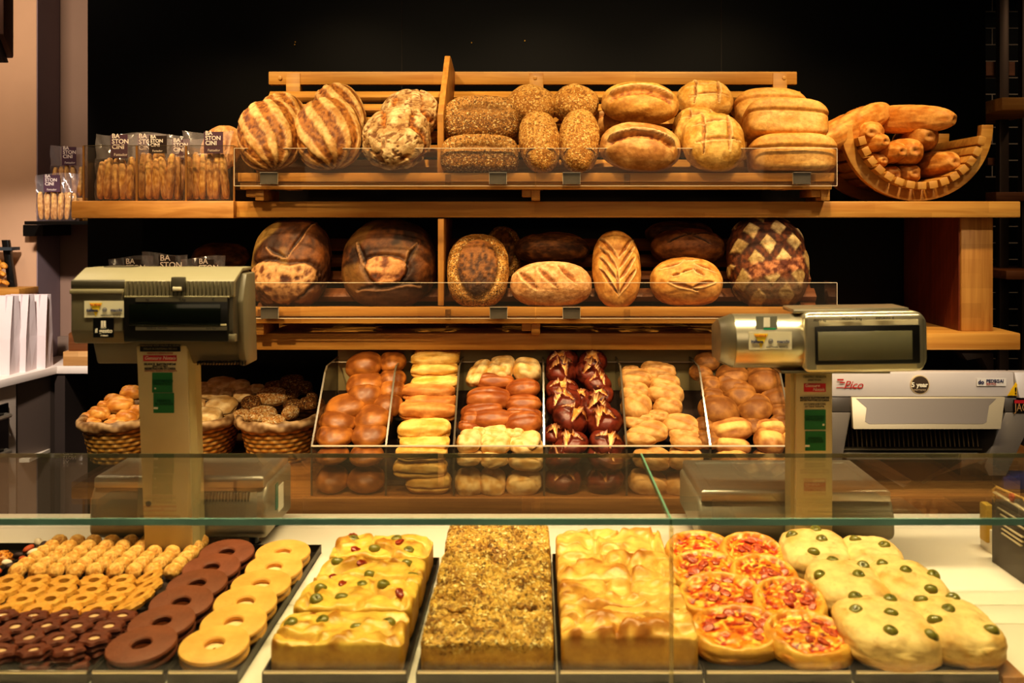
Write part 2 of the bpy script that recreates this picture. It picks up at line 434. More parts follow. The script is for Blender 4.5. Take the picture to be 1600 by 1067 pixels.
for z in (.80, .655):
    M().tube([side_pt(.08, z, .012), side_pt(.12, z, .04), side_pt(.8, z, .04), side_pt(.84, z, .012)], .009).build('handle', STEEL, ovd, smooth=True)
M().box(-2.2, -2.115, 4.17, 4.35, .575, .59).build('inner_shelf', WHITE, lc)
M().box(-2.07, -1.2, 4.62, 4.66, 0, zt - .035).build('rear_panel', mat('cab_mauve', '#7d6a64', rough=.7), lc)
M().box(-2.105, -2.06, 4.37, 4.62, 0, zt - .035).build('side_panel', mat('cab_dark', '#3a302b', rough=.7), lc)
M().box(-3.1, -1.3, 4.69, 4.715, zt, zt + .09).build('upstand', mat('cab_taupe', '#8b7a6d', rough=.6), lc)

# paper carrier bags standing on the side counter
PAPER = mat('white_paper', '#e9dcdc', rough=.6, noise=.06, nscale=8)
def paper_bag(px, py0, py1, w, dpt, d, lab):
    z0 = zt; x = PX(px, d); h = PZ(py0, d) - zt
    t = thing('paper_bag', lab, 'bag', (x, d, z0), 'white paper carrier bags on the side counter')
    m = M()
    hw, hd = w / 2, dpt / 2
    def wallp(s):
        return [(-hw, -hd), (hw, -hd), (hw, 0), (hw, hd), (-hw, hd), (-hw, 0)]
    rows = []
    for zz, g in ((0, 1.), (h * .45, .9), (h * .8, .62), (h, .45)):
        rows.append([(x + a * (1 if b else 1 - .10 * (1 - g)), d + b * g, z0 + zz) if b else (x + a * (.82 if zz else 1), d, z0 + zz) for a, b in wallp(0)])
    vs = [v for r_ in rows for v in r_]; fs = [tuple(range(6))[::-1]]
    for i in range(3):
        for k in range(6): fs.append((i*6+k, i*6+(k+1) % 6, (i+1)*6+(k+1) % 6, (i+1)*6+k))
    m.add(vs, fs).build('bag_body', PAPER, t)
    M().tube([(x - w*.2, d - hd*.45, z0+h), (x - w*.2, d - hd*.6, z0+h*.72), (x - w*.12, d - hd*.68, z0+h*.55), (x + w*.1, d - hd*.68, z0+h*.55), (x + w*.2, d - hd*.6, z0+h*.72), (x + w*.2, d - hd*.45, z0+h)], .0035, 6).build('handle', mat('bag_handle', '#cdbfc4', rough=.6), t, smooth=True)
    return t
paper_bag(57, 460, 560, .105, .1, 4.33, 'white paper carrier bag standing furthest from the oven end of the counter').rotation_euler.z = .15
paper_bag(31, 460, 560, .10, .1, 4.24, 'white paper carrier bag in the middle of the three')
paper_bag(8, 462, 562, .09, .1, 4.16, 'white paper carrier bag at the oven end, partly out of frame')

# wooden box on side counter
t = thing('wooden_box', 'small stacked brown wooden box and pale board on the side counter', 'box', (-2.0, 4.45, zt))
M().box(PX(104, 4.4), -1.55, 4.365, 4.5, zt + .001, zt + .063).build('pale_board', wood('pale_wood', '#e6bb82', '#d09f62'), t, bevel=.003)
M().prism([(PX(110, 4.4), zt + .063), (-1.55, zt + .063), (-1.55, zt + .165), (PX(124, 4.4), zt + .165), (PX(110, 4.4), zt + .14)], 4.38, 4.5, 'y').build('brown_block', wood('brown_wood', '#8a5a34', '#704422'), t, bevel=.003)

# small wooden stand with pretzel snacks, cut by the picture edge
st = thing('display_stand', 'small display stand with black upright and wooden ledge', 'stand', (PX(18, 4.42), 4.42, zt))
M().prism([(PX(2, 4.42), PZ(375, 4.42)), (PX(12, 4.42), PZ(375, 4.42)), (PX(24, 4.42), PZ(462, 4.42)), (PX(24, 4.42), zt), (PX(14, 4.42), zt), (PX(14, 4.42), PZ(462, 4.42))], 4.42, 4.445, 'y').build('upright', BLACK, st, bevel=.002)
M().box(PX(-40, 4.42), PX(24, 4.42), 4.39, 4.46, PZ(391, 4.42), PZ(386, 4.42)).build('cross_bar', mat('bluegrey', '#3c444a', rough=.4), st)
M().box(PX(-60, 4.40), PX(48, 4.40), 4.30, 4.47, PZ(459, 4.40), PZ(449, 4.40)).build('ledge', BEECH, st, bevel=.002)
pz = M()
SN = crust('snack', coat=.2)
def f_plain(a, b, s=1):
    A, B = C(a), C(b)
    def fn(u, q, seed):
        n = fbm(u, 2.2, seed, 4); return n * .002 * s, cmix(A, B, ss(-.3, .4, n))
    return fn
k = 0
for px, py in ((-2, 440), (8, 442), (3, 428), (-3, 420), (6, 415), (-4, 408)):
    me = blob('snack', (.018, .014, .012), f_plain('#e0a84a', '#b57424'), n=8, material=SN, seed=k)
    o = link('pretzel_snack', me, None, None, P(px, py, 4.39), (random.random(), random.random(), random.random()))
    tag(o, 'golden pretzel snack in the little heap on the wooden ledge', 'snack', 'pretzel snacks on the display stand'); k += 1

# brown unit at top left
t = thing('air_curtain', 'brown box-shaped hanging unit with sloping grille underside, at the ceiling', 'wall unit', (PX(0, 3.6), 3.6, PZ(0, 3.6)))
M().prism([(3.53, PZ(60, 3.6)), (3.53, 2.7), (3.60, 2.7), (3.60, PZ(92, 3.6))], -2.4, PX(22, 3.6), 'x').build('casing', mat('brown_case', '#4a2c1c', rough=.5), t, bevel=.006)
M().prism([(3.50, PZ(62, 3.6)), (3.54, PZ(58, 3.6)), (3.6, PZ(98, 3.6)), (3.57, PZ(100, 3.6))], -2.4, PX(14, 3.6), 'x').build('grille', mat('dark_case', '#1a100c', rough=.4), t, bevel=.003)
M().box(-2.2, -2.16, 3.55, 3.59, 2.69, 3.1).build('hanger', mat('dark_case', '#1a100c'), t)
# thin black wall shelf for the two bags
t = thing('wall_shelf', 'thin black wall shelf holding two bags of breadsticks', 'shelf', (-2.0, 4.5, PZ(350, 4.3)))
M().box(PX(38, 4.3), -1.2, 4.3, 4.72, PZ(351, 4.3), PZ(345.5, 4.3)).build('board', BLACK, t, bevel=.001)
M().box(PX(62, 4.6), PX(92, 4.6), 4.45, 4.72, PZ(368, 4.6), PZ(351, 4.6)).build('bracket', BLACK, t)

# ================================================================== back shelving unit
UPZ0, UPZ1 = PZ(340, 2.98), PZ(314.5, 2.98)
LPZ0, LPZ1 = PZ(547, 2.98), PZ(520.5, 2.98)
su = thing('bread_shelving', 'beech shelving unit with two thick planks and a right upright', 'shelving', (0, 3.2, 0))
M().box(PX(367, 2.98), PX(1595, 2.98), 2.98, 3.49, UPZ0, UPZ1).build('upper_plank', BEECH, su, bevel=.004)
M().box(PX(112, 2.96), PX(366, 2.96), 2.955, 3.49, UPZ0 - .002, UPZ1 + .001).build('upper_plank', wood('beech_knotty', '#d9a25c', '#ad7434', scale=(3, 18, 18)), su, bevel=.004)
M().box(PX(200, 2.98), PX(1595, 2.98), 2.98, 3.49, LPZ0, LPZ1).build('lower_plank', BEECH, su, bevel=.004)
M().box(PX(1502, 3.03), PX(1552, 3.03), 3.03, 3.49, LPZ1, UPZ0).build('upright', BEECH_V, su, bevel=.003)
M().box(PX(1502, 3.03) - .004, PX(1502, 3.03) - .0005, 3.04, 3.49, LPZ1, UPZ0).build('upright_lining', MAHOG, su)

# ------------------------------------------------------------------ slatted bread racks
SLOPE = .82
RX0, RX1 = PX(372, 2.9), PX(1303, 2.9)
def rack(zf, upper):
    lab = 'slatted beech bread rack on the upper plank with high back board' if upper else 'slatted beech bread rack between the two planks with low acrylic front'
    t = thing('bread_rack', lab, 'rack', (0, 2.9, zf), 'slatted bread racks')
    zb = zf - .048
    M().box(RX0, RX1, 2.895, 2.925, zf - .026, zf).build('front_board', BEECH, t, bevel=.002)
    M().box(RX0 + .004, RX1 - .004, 2.905, 2.95, zb, zf - .027).build('lower_rail', BEECH, t, bevel=.002)
    zc = (UPZ0 - .02) if not upper else 9
    y = 2.965; i = 0
    while y < 3.345:
        z = zf - .004 + (y - 2.988) * SLOPE
        if z < zc - .02:
            x0, x1 = (-.885, .89) if y > 3.25 else (RX0 + .02, RX1 - .02)
            rm = Matrix.Translation((0, y, z)) @ Matrix.Rotation(math.atan(SLOPE), 4, 'X')
            M().box(x0, x1, -.019, .019, -.011, .011, rm).build('slat', BEECH if upper else BEECH_D, t, bevel=.002)
        y += .06; i += 1
    if upper:
        M().box(PX(420, 3.36), PX(1245, 3.36), 3.355, 3.385, PZ(132.5, 3.36), PZ(112, 3.36)).build('back_board', BEECH, t, bevel=.003)
        for px in (438, 836, 1225):
            p = P(px, 122, 3.355); M().cyl((p.x, 3.349, p.z), (p.x, 3.357, p.z), .007, .007, 16).build('bolt', mat('bolt_wood', '#c9964a', rough=.4), t, bevel=.002)
    yt = 3.37 if upper else min(3.3, 2.93 + (zc - zf - .05) / SLOPE)
    for px in (452, 838, 1225):
        x = PX(px, 3.3)
        zq = lambda yy: zf - .020 + (yy - 2.988) * SLOPE
        pts = [(2.96, zb + .01), (2.96, zq(2.96)), (yt, zq(yt)), (yt, zq(yt) - .05)]
        if upper: pts = [(2.96, zb + .01), (2.96, zq(2.96)), (3.352, zq(3.352)), (3.352, PZ(114, 3.355)), (3.39, PZ(114, 3.355)), (3.39, zb + .01)]
        M().prism(pts, x - .024, x + .024, 'x').build('support', BEECH_D if not upper else BEECH, t, bevel=.002)
    zfoot = UPZ1 if upper else LPZ1
    for px in (398, 826, 1275):
        x = PX(px, 2.95)
        M().box(x - .02, x + .008, 2.93, 3.06, zfoot + .012, zb).build('foot', BEECH, t, bevel=.002)
        M().box(x + .008, x + .034, 2.925, 3.10, zfoot + .0012, zb).build('foot', BEECH, t, bevel=.002)
    # partition board
    x = PX(687, 2.92)
    top = 2.115 if upper else UPZ0 - .004
    pf = 1.905 if upper else zf + .21
    pts = [(2.93, zf), (2.93, pf), (2.955, pf + .02), (3.17, top), (3.21, top), (3.36, zf + .36), (3.36, zf + .3)] if upper else [(2.945, zf), (2.945, UPZ0 - .003), (3.05, UPZ0 - .003), (3.25, UPZ0 - .003), (3.25, zf + .2)]
    M().prism(pts, x - .008, x + .010, 'x').build('partition', BEECH_V, t, bevel=.002)
    # acrylic guard in two panes
    ya, yb = (232, 290) if upper else (442, 497)
    za, zb2 = PZ(ya, 2.872), PZ(yb, 2.872)
    xl, xm, xr = PX(366, 2.872), PX(837, 2.872), PX(1308, 2.872)
    for a, b in ((xl, xm - .001), (xm + .001, xr)):
        g = M().box(a, b, 2.872, 2.876, zb2, za).build('guard_pane', ACRYL, t)
        e = .0014
        M().box(a, b, 2.8715, 2.8765, za, za + e).build('guard_edge', ACRED, g)
        M().box(a, b, 2.8715, 2.8765, zb2 - e, zb2).build('guard_edge', ACRED, g)
    for xx in (xl, xr):
        M().box(xx - .0007, xx + .0007, 2.8715, 2.8765, zb2, za).build('guard_edge', ACRED, t)
        s_ = 1 if xx == xl else -1
        M().box(xx, xx + .003 * s_, 2.877, 2.99, zb2 + .02, za).build('guard_return', ACRYL, t)
    # clips that carry the guard on the front board
    for px in (405, 700, 980, 1270):
        M().box(PX(px, 2.88) - .008, PX(px, 2.88) + .008, 2.8765, 2.895, zf - .035, zf - .005).build('guard_clip', ACRYL, t)
    return t
ZU, ZL = PZ(270, 2.9), PZ(480, 2.9)
rack(ZU, True); rack(ZL, False)

# price holders on the rack fronts
PH = {(420, 279): 'first price holder from the breadstick end of the upper rack, dark face', (778, 279): 'second price holder on the upper rack, below the seeded tin loaves',
      (893, 279): 'third price holder on the upper rack, below the sesame loaves', (1253, 279): 'fourth price holder on the upper rack, below the white tin loaves',
      (421, 489.5): 'first price holder on the lower rack, below the dark rustic loaf', (779, 489.5): 'second price holder on the lower rack, below the seed-rimmed loaf',
      (893, 489.5): 'third price holder on the lower rack, below the slashed flour-dusted loaf'}
for i, ((px, py), lb) in enumerate(PH.items()):
    p = P(px, py, 2.862)
    t = thing('price_holder', lb, 'price holder', p, 'price holders on the rack fronts')
    M().box(p.x - .0245, p.x + .0245, 2.860, 2.864, p.z - .015, p.z + .015).build('card', mat('dark_mirror', '#6f675a', rough=.3, metal=.4, noise=.5, nscale=14), t)
    fr = M().box(p.x - .0255, p.x + .0255, 2.864, 2.871, p.z - .0165, p.z + .0165).build('holder_plate', ACRED, t)
    M().box(p.x - .0255, p.x + .0255, 2.856, 2.872, p.z + .0165, p.z + .018).build('holder_lip', STEEL, t)

# ================================================================== back worktop with wood edge
ZW = PZ(775, 2.70)
bw = thing('back_worktop', 'brown wooden worktop along the back wall under the roll bins', 'worktop', (0, 3.0, 0))
M().box(PX(140, 2.68), 1.62, 2.68, 3.49, ZW - .047, ZW).build('wood_top', wood('worktop_wood', '#9a6a34', '#7a4e22'), bw, bevel=.003)
M().box(PX(140, 2.68) + .03, 1.6, 2.75, 3.49, 0, ZW - .047).build('base_cabinet', mat('base_dark', '#1c1512', rough=.6), bw)

# ================================================================== white service counter and glass case
ZC = PZ(970, 1.40) if False else .97
wc = thing('service_counter', 'long white service counter carrying the trays and both scales', 'counter', (0, 1.7, 0))
M().box(-2.0, 2.0, 1.18, 1.545, ZC - .035, ZC).build('counter_top', WHITE, wc, bevel=.0015)
M().box(-2.0, 2.0, 1.547, 1.62, ZC - .035, ZC).build('counter_top', WHITE, wc, bevel=.0015)
M().box(-2.0, 2.0, 1.622, 2.12, ZC - .035, ZC).build('counter_top', WHITE, wc, bevel=.0015)
M().box(-1.98, 1.98, 1.25, 2.08, 0, ZC - .036).build('counter_body', mat('counter_body', '#3b332c', rough=.6), wc)

ZG = PZ(815, 1.30)
gc = thing('glass_case', 'glass display case top and front panes over the trays', 'display case', (0, 1.45, ZC))
XS = .178
for a, b in ((-1.9, XS - .0015), (XS + .0015, 1.9)):
    pn = M().box(a, b, 1.30, 1.66, ZG - .004, ZG + .004).build('top_pane', GLASS, gc)
    M().box(a, b, 1.2985, 1.3, ZG - .0045, ZG + .0045).build('front_edge', GLEDGE, pn)
    M().box(a, b, 1.66, 1.661, ZG - .0035, ZG + .0035).build('rear_edge', mat('glass_edge_dim', '#7a7a5e', rough=.2, spec=.8), pn)
    M().box(a, b, 1.292, 1.298, ZC, ZG - .006).build('front_pane', glass('front_glass', tint=(.97, .97, .93), ior=1.45, refl=.9, haze=.006), gc)
M().box(XS - .0013, XS + .0013, 1.2975, 1.66, ZG - .004, ZG + .0042).build('joint_edge', mat('joint_green', '#5d8a6e', rough=.25, spec=.7), gc)
M().box(XS - .0022, XS + .0022, 1.290, 1.299, ZC, ZG - .005).build('front_joint', glass('joint_glass', tint=(.9, .88, .7), haze=.22, haze_col=(.8, .7, .4)), gc)
for x in (-1.9, -.9, .95, 1.9):
    M().cyl((x, 1.62, ZC), (x, 1.62, ZG - .004), .009).build('stanchion', STEEL, gc, smooth=True) if abs(x) > 1.5 else None
# ================================================================== crust patterns
BREAD = crust('bread_crust', rough=.6, bump=.35, bscale=190)
FLOURY = crust('floury_crust', rough=.75, bump=.5, bscale=220, speck=.25)
SEEDED = crust('seeded_crust', rough=.65, bump=.7, seeds=1., seedscale=230, seedcols=['#4f3315', '#a9752f', '#b88a48', '#dcc188', '#6e4a20', '#94662c'])
SESAME = crust('sesame_crust', rough=.65, bump=.65, seeds=.9, seedscale=190, seedcols=['#a8722e', '#cf9c4e', '#e2bb74', '#7e5220'])
GLOSSY = crust('glossy_bun', rough=.42, coat=.10, bump=.12, bscale=120, speck=.10)
SOFT = crust('soft_roll', rough=.6, bump=.18, bscale=150, speck=.10)

def f_striped(u, q, s):
    n = fbm(u, 3, s, 4); n2 = fbm(u, 14, s + 5, 3)
    ph = np.arctan2(q[:, 0], q[:, 2] + .15) + .38 * q[:, 1] + .10 * n + .12 * s
    w = np.cos(ph * 2 * math.pi / .56)
    fl = ss(.15, .5, w + .3 * n)
    edge = np.exp(-((w + .3 * n - .2) / .14) ** 2)
    cr = cmix(C('#643610'), C('#a87030'), ss(-.45, .35, n2 + .5 * n))
    fo = cmix(C('#b08244'), C('#d9b87c'), ss(-.4, .35, n2 * .6 + n))
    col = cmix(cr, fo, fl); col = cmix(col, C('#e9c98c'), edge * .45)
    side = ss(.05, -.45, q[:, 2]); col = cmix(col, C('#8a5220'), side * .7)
    return .0035 * fl + .0025 * edge + .003 * n + .0022 * n2 * (1 - fl), col
def f_floury(u, q, s):
    p = u + .22 * np.stack([fbm(u, 2.5, s + 1), fbm(u, 2.5, s + 2), fbm(u, 2.5, s + 3)], 1)
    st = p * np.array([1., 2.2, 1.])
    v = ridge(st, 3.4, s, 3)
    n = fbm(u, 4, s + 9, 4)
    gate = ss(-.25, .15, fbm(u, 1.6, s + 4, 2))
    crk = ss(.74, .86, v)
    big = ss(.80, .92, ridge(p, 1.5, s + 8, 1)) * ss(-.35, .0, fbm(u, 1.6, s + 4, 2))
    fo = cmix(C('#a98a58'), C('#dcc596'), ss(-.4, .4, n))
    col = cmix(fo, C('#70451c'), crk * .9)
    col = cmix(col, cmix(C('#6a3a14'), C('#b5782f'), ss(-.3, .3, fbm(u, 12, s))), big)
    return -.0040 * crk - .007 * big + .004 * n + .002 * v, col
def f_seedtin(u, q, s):
    n = fbm(u, 3, s, 4)
    top = ss(.0, .25, q[:, 1] * .6 + q[:, 2] * .2 + .1 * n)
    line = np.exp(-((q[:, 1] - .28 + .35 * q[:, 0] ** 2) / .16) ** 2) * ss(.2, .5, q[:, 2]) * ss(.75, .5, np.abs(q[:, 0]))
    col = cmix(C('#7d531f'), C('#b98a48'), top); col = cmix(col, C('#8a6230'), line)
    a = np.clip(1 - line * .6, .15, 1)
    return .003 * n - .006 * line, np.hstack([col, a[:, None]])
def f_sesame(u, q, s):
    n = fbm(u, 3, s, 4)
    col = cmix(C('#a8742f'), C('#d0a258'), ss(-.4, .4, n + .4 * q[:, 1]))
    return .004 * n, np.hstack([col, np.ones((len(u), 1))])
def f_slash(a='#b6803c', b='#d9ae6a', inner='#96571d', curve=.25, wid=.17, y0=.12, depth=.008):
    def fn(u, q, s):
        n = fbm(u, 3, s, 4); n2 = fbm(u, 12, s + 3, 3)
        yy = q[:, 1] - y0 + curve * q[:, 0] ** 2 + .04 * n
        m = ss(wid, wid * .55, np.abs(yy)) * ss(.86, .7, np.abs(q[:, 0])) * ss(.1, .3, q[:, 2])
        ear = np.exp(-((yy - wid) / .06) ** 2) * ss(.86, .7, np.abs(q[:, 0])) * ss(.1, .3, q[:, 2])
        col = cmix(C(a), C(b), ss(-.4, .4, n + .3 * n2))
        col = cmix(col, cmix(C(inner), C('#c58a42'), ss(-.3, .4, n2)), m)
        col = cmix(col, C('#f0d4a0'), ear * .6)
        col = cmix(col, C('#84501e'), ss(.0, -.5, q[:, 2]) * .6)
        return .0025 * n - depth * m * .7 + depth * ear + .0015 * n2 * m, col
    return fn
def seg_mask(q, segs, w):
    """soft mask of scored lines given as segments in the loaf's face plane"""
    m = np.zeros(len(q)); e = np.zeros(len(q))
    for (ax, ay, bx, by) in segs:
        d = np.array([bx - ax, by - ay]); L = (d ** 2).sum()
        px = q[:, 0] - ax; py = q[:, 1] - ay
        t = np.clip((px * d[0] + py * d[1]) / L, 0, 1)
        dist = np.hypot(px - t * d[0], py - t * d[1])
        ww = w * (1 - .75 * np.abs(2 * t - 1) ** 2)
        side = (px * d[1] - py * d[0]) / math.sqrt(L)
        m = np.maximum(m, ss(ww, ww * .5, dist)); e = np.maximum(e, np.exp(-((dist - ww * 1.1) / (.35 * w)) ** 2) * (side > 0))
    f = ss(.0, .25, q[:, 2])
    return m * f, e * f
def f_scored(segs, a, b, inner, w=.09, depth=.006, ear='#f2d7a0', under='#84501e'):
    def fn(u, q, s):
        n = fbm(u, 3, s, 4); n2 = fbm(u, 13, s + 3, 3)
        qq = q + .05 * np.stack([n, fbm(u, 3, s + 7), n * 0], 1)
        m, e = seg_mask(qq, segs, w)
        col = cmix(C(a), C(b), ss(-.45, .4, n + .35 * n2))
        I = C(inner); col = cmix(col, cmix(I * .75, I * 1.25, ss(-.3, .3, n2)), m)
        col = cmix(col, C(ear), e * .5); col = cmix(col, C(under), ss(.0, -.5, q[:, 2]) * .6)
        return .003 * n - depth * m + depth * .5 * e, col
    return fn
def f_tin(u, q, s):
    n = fbm(u, 3, s, 4)
    lip = q[:, 1] - .28 + .12 * q[:, 0] ** 2
    line = np.exp(-(lip / .06) ** 2) * ss(.1, .4, q[:, 2])
    top = ss(-.05, .1, lip)
    col = cmix(C('#cf9d4c'), C('#e6bf76'), ss(-.4, .4, n)); col = cmix(col, C('#d9a457'), top * .6); col = cmix(col, C('#a9742e'), line * .45)
    col = cmix(col, C('#b47a34'), ss(.75, .98, np.abs(q[:, 0])) * .5)
    return .002 * n + .006 * top - .004 * line, col
def f_rustic(flour='#a98a4a', base='#3a1f0d', torn='#c0905c', torn2='#5e3216', ty=-.42, tx=0., rx=.74, ry=.34, cracks=(), amp=1.):
    def fn(u, q, s):
        n = fbm(u, 2.6, s, 5); n2 = fbm(u, 11, s + 3, 4); nx = fbm(u, 1.8, s + 20, 2); rg = ridge(u, 6, s + 31, 3)
        col = cmix(C(base), C('#75471f'), ss(-.3, .5, n + .35 * n2))
        fl = ss(.05, .4, nx + .6 * (-q[:, 0]) + .35 * q[:, 1] - .1)
        col = cmix(col, C(flour), fl * .65)
        f = ss(-.05, .25, q[:, 2])
        r = np.hypot((q[:, 0] - tx) / rx, (q[:, 1] - ty + .10 * np.cos(q[:, 0] * 3)) / ry) + .22 * n + .10 * n2
        m = ss(1.0, .82, r) * f; e = np.exp(-((r - 1.03) / .09) ** 2) * f
        tc = cmix(C(torn2), C(torn), ss(.45, .8, rg + .25 * n2)); tc = cmix(tc, C('#2c1508'), ss(.45, .3, rg) * .7)
        col = cmix(col, tc, m); col = cmix(col, C('#1f0f06'), e * .6 * ss(-.5, .3, n + n2))
        cm, ce = seg_mask(q + .06 * np.stack([n, fbm(u, 3, s + 9), n * 0], 1), cracks, .055) if cracks else (0 * n, 0 * n)
        col = cmix(col, C('#22110a'), cm * .8); col = cmix(col, C('#b58a5e'), ce * .6)
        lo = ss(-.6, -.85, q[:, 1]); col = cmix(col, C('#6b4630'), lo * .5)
        return (.005 * n + .005 * (rg - .6) * m + .004 * m - .007 * e - .006 * cm + .004 * ce) * amp, col
    return fn
def f_seedrim(u, q, s):
    n = fbm(u, 3, s, 4); n2 = fbm(u, 11, s + 2, 4)
    r = np.hypot((q[:, 0] - .02) / .72, (q[:, 1] + .08) / .84) + .08 * n
    inn = ss(1.0, .86, r) * ss(.0, .2, q[:, 2])
    e = np.exp(-((r - .97) / .06) ** 2) * ss(.0, .2, q[:, 2])
    col = cmix(C('#b98338'), C('#dba85a'), ss(-.3, .3, n)); col = cmix(col, cmix(C('#3f2410'), C('#8a5a28'), ss(-.35, .4, n2 + .6 * q[:, 1])), inn)
    col = cmix(col, C('#2c1608'), e * .5)
    return .003 * n + .003 * n2 * inn - .005 * e, np.hstack([col, (1 - inn)[:, None]])
def f_lattice(u, q, s):
    n = fbm(u, 3, s, 4); n2 = fbm(u, 12, s + 2, 4)
    a = (q[:, 0] * .8 + q[:, 1] * .8) * 1.75 + .35 + .14 * n; b = (-q[:, 0] * .9 + q[:, 1] * .75) * 1.75 + .1 + .14 * n
    da = np.abs(a - np.round(a)); db = np.abs(b - np.round(b))
    d = np.minimum(da, db); pale = ss(.17, .24, d)
    col = cmix(cmix(C('#3a1d0c'), C('#6b3a18'), ss(-.3, .4, n2)), cmix(C('#9a824e'), C('#cdb57e'), ss(-.4, .3, n + .5 * n2)), pale)
    yy = q[:, 1] + .36 + .1 * n - .15 * q[:, 0]
    m = ss(.2, .1, np.abs(yy)) * ss(.8, .6, np.abs(q[:, 0] - .1)) * ss(.0, .3, q[:, 2])
    col = cmix(col, cmix(C('#5a2a14'), C('#b4794c'), ss(-.25, .35, n2)), m)
    lo = ss(-.5, -.7, q[:, 1]); col = cmix(col, C('#8a7452'), lo * .5)
    return .004 * n + .0035 * pale + .003 * n2 * m + .004 * m, col
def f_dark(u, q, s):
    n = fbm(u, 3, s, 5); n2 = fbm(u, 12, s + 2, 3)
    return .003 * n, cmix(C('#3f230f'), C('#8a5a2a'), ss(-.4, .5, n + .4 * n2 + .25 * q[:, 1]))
def f_baguette(u, q, s):
    n = fbm(u, 3, s, 4); n2 = fbm(u * np.array([1, .3, 1]), 9, s + 3, 3)
    tip = np.hypot(q[:, 0] / .8, (q[:, 2]) / .8) * ss(-.7, -.95, q[:, 1])
    m = ss(-.90, -.985, q[:, 1])
    nav = np.exp(-(np.hypot(q[:, 0] - .1, q[:, 2] + .05) / .22) ** 2) * m
    ringc = np.exp(-((np.hypot(q[:, 0] - .1, q[:, 2] + .05) - .28) / .10) ** 2) * m
    cut = np.exp(-((q[:, 1] - .1 + .5 * q[:, 0]) / .06) ** 2) * ss(.3, .6, q[:, 2]) + np.exp(-((q[:, 1] + .45 + .5 * q[:, 0]) / .06) ** 2) * ss(.3, .6, q[:, 2])
    col = cmix(C('#b9772c'), C('#dfa95c'), ss(-.4, .4, n + .3 * n2)); col = cmix(col, C('#8a4f18'), nav * .6 + cut * .4)
    return .0025 * n - .008 * nav + .004 * ringc - .003 * cut, col

# ================================================================== loaves on the racks
def rack_d(py, off, upper):
    a = (py - VY) / F; z0 = ZU if upper else ZL
    return (EYE - z0 + 2.93 * SLOPE - off) / (SLOPE + a)
def tin_shape(q):
    q = q.copy(); t = np.clip(q[:, 1], 0, 1); q[:, 0] *= 1 - .16 * t ** 2.2; q[:, 1] -= .16 * t * q[:, 0] ** 2; return q
def loaf(name, label, cat, px, py, w, h, fn, mt, th=50, c=.06, off=.085, upper=True, n=40, k=2.3, flat=.6, seed=0, yaw=0., roll=0., group=None, d=None, box=False):
    """w, h: pixel size of the loaf seen face on; th: lean back angle; c: half thickness of the loaf"""
    if d is None: d = rack_d(py, off, upper)
    elif d < 3.03: d = d - .01
    s = d / F; hx = w * s / 2; hy = h * s / 2
    t = R(th)
    if box:   # tin loaf standing on the slope: its long side towards us, its top up
        by = math.sqrt(max(hy * hy - 0, 1e-5)); b = by
    else:
        b = math.sqrt(max(hy ** 2 - (c * math.cos(t)) ** 2, (.5 * hy) ** 2)) / max(math.sin(t), .3)
    me = blob(name, (hx, b, c), fn, n=n, k=k, flat=flat, material=mt, seed=seed, shape=tin_shape if k > 3.4 else None)
    e = (Matrix.Rotation(R(yaw), 3, 'Z') @ Matrix.Rotation(t, 3, 'X') @ Matrix.Rotation(R(roll), 3, 'Z')).to_euler()
    o = link(name, me, None, None, P(px, py, d), e)
    return tag(o, label, cat, group)
G1 = 'striped country loaves'
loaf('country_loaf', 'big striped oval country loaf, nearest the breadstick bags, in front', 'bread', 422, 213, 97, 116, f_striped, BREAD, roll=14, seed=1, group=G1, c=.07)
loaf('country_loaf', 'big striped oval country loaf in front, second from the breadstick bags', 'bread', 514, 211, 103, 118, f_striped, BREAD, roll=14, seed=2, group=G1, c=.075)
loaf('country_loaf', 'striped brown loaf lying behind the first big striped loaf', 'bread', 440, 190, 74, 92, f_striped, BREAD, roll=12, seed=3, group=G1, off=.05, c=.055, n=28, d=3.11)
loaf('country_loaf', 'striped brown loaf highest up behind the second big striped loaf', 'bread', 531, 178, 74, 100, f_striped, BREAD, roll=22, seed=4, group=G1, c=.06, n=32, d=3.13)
G2 = 'flour-cracked round loaves'
loaf('floury_loaf', 'round white-floured loaf with dark cracks standing in front beside the partition', 'bread', 620, 218, 106, 103, f_floury, FLOURY, seed=11, k=2.2, group=G2, c=.075, n=56)
loaf('floury_loaf', 'white-floured cracked loaf lying behind the round floured loaf', 'bread', 641, 180, 92, 82, f_floury, FLOURY, seed=17, k=2.2, group=G2, d=3.13, c=.06, n=44)
G3 = 'seeded tin loaves'
loaf('seeded_tin_loaf', 'lower seeded tin loaf resting on the rack front board by the partition', 'bread', 750, 243, 121, 58, f_seedtin, SEEDED, th=78, c=.055, k=6, seed=21, group=G3, d=2.945, flat=.9)
loaf('seeded_tin_loaf', 'upper seeded tin loaf leaning on the one below it by the partition', 'bread', 752, 192, 118, 74, f_seedtin, SEEDED, th=66, c=.06, k=5, seed=22, group=G3, d=3.02, flat=.9)
G4 = 'sesame-coated oval loaves'
loaf('sesame_loaf', 'sesame oval loaf standing in front, touching the seeded tin loaf', 'bread', 843, 222, 65, 100, f_sesame, SESAME, th=58, c=.05, seed=31, group=G4, roll=6, n=32)
loaf('sesame_loaf', 'sesame oval loaf standing in front, touching the flour-slashed long loaf', 'bread', 905, 221, 64, 104, f_sesame, SESAME, th=55, c=.052, seed=32, group=G4, roll=-3, n=32)
loaf('sesame_loaf', 'sesame loaf lying behind, above the seeded tin loaf end', 'bread', 831, 167, 80, 66, f_sesame, SESAME, th=50, c=.055, seed=33, group=G4, roll=-25, d=3.11, n=32)
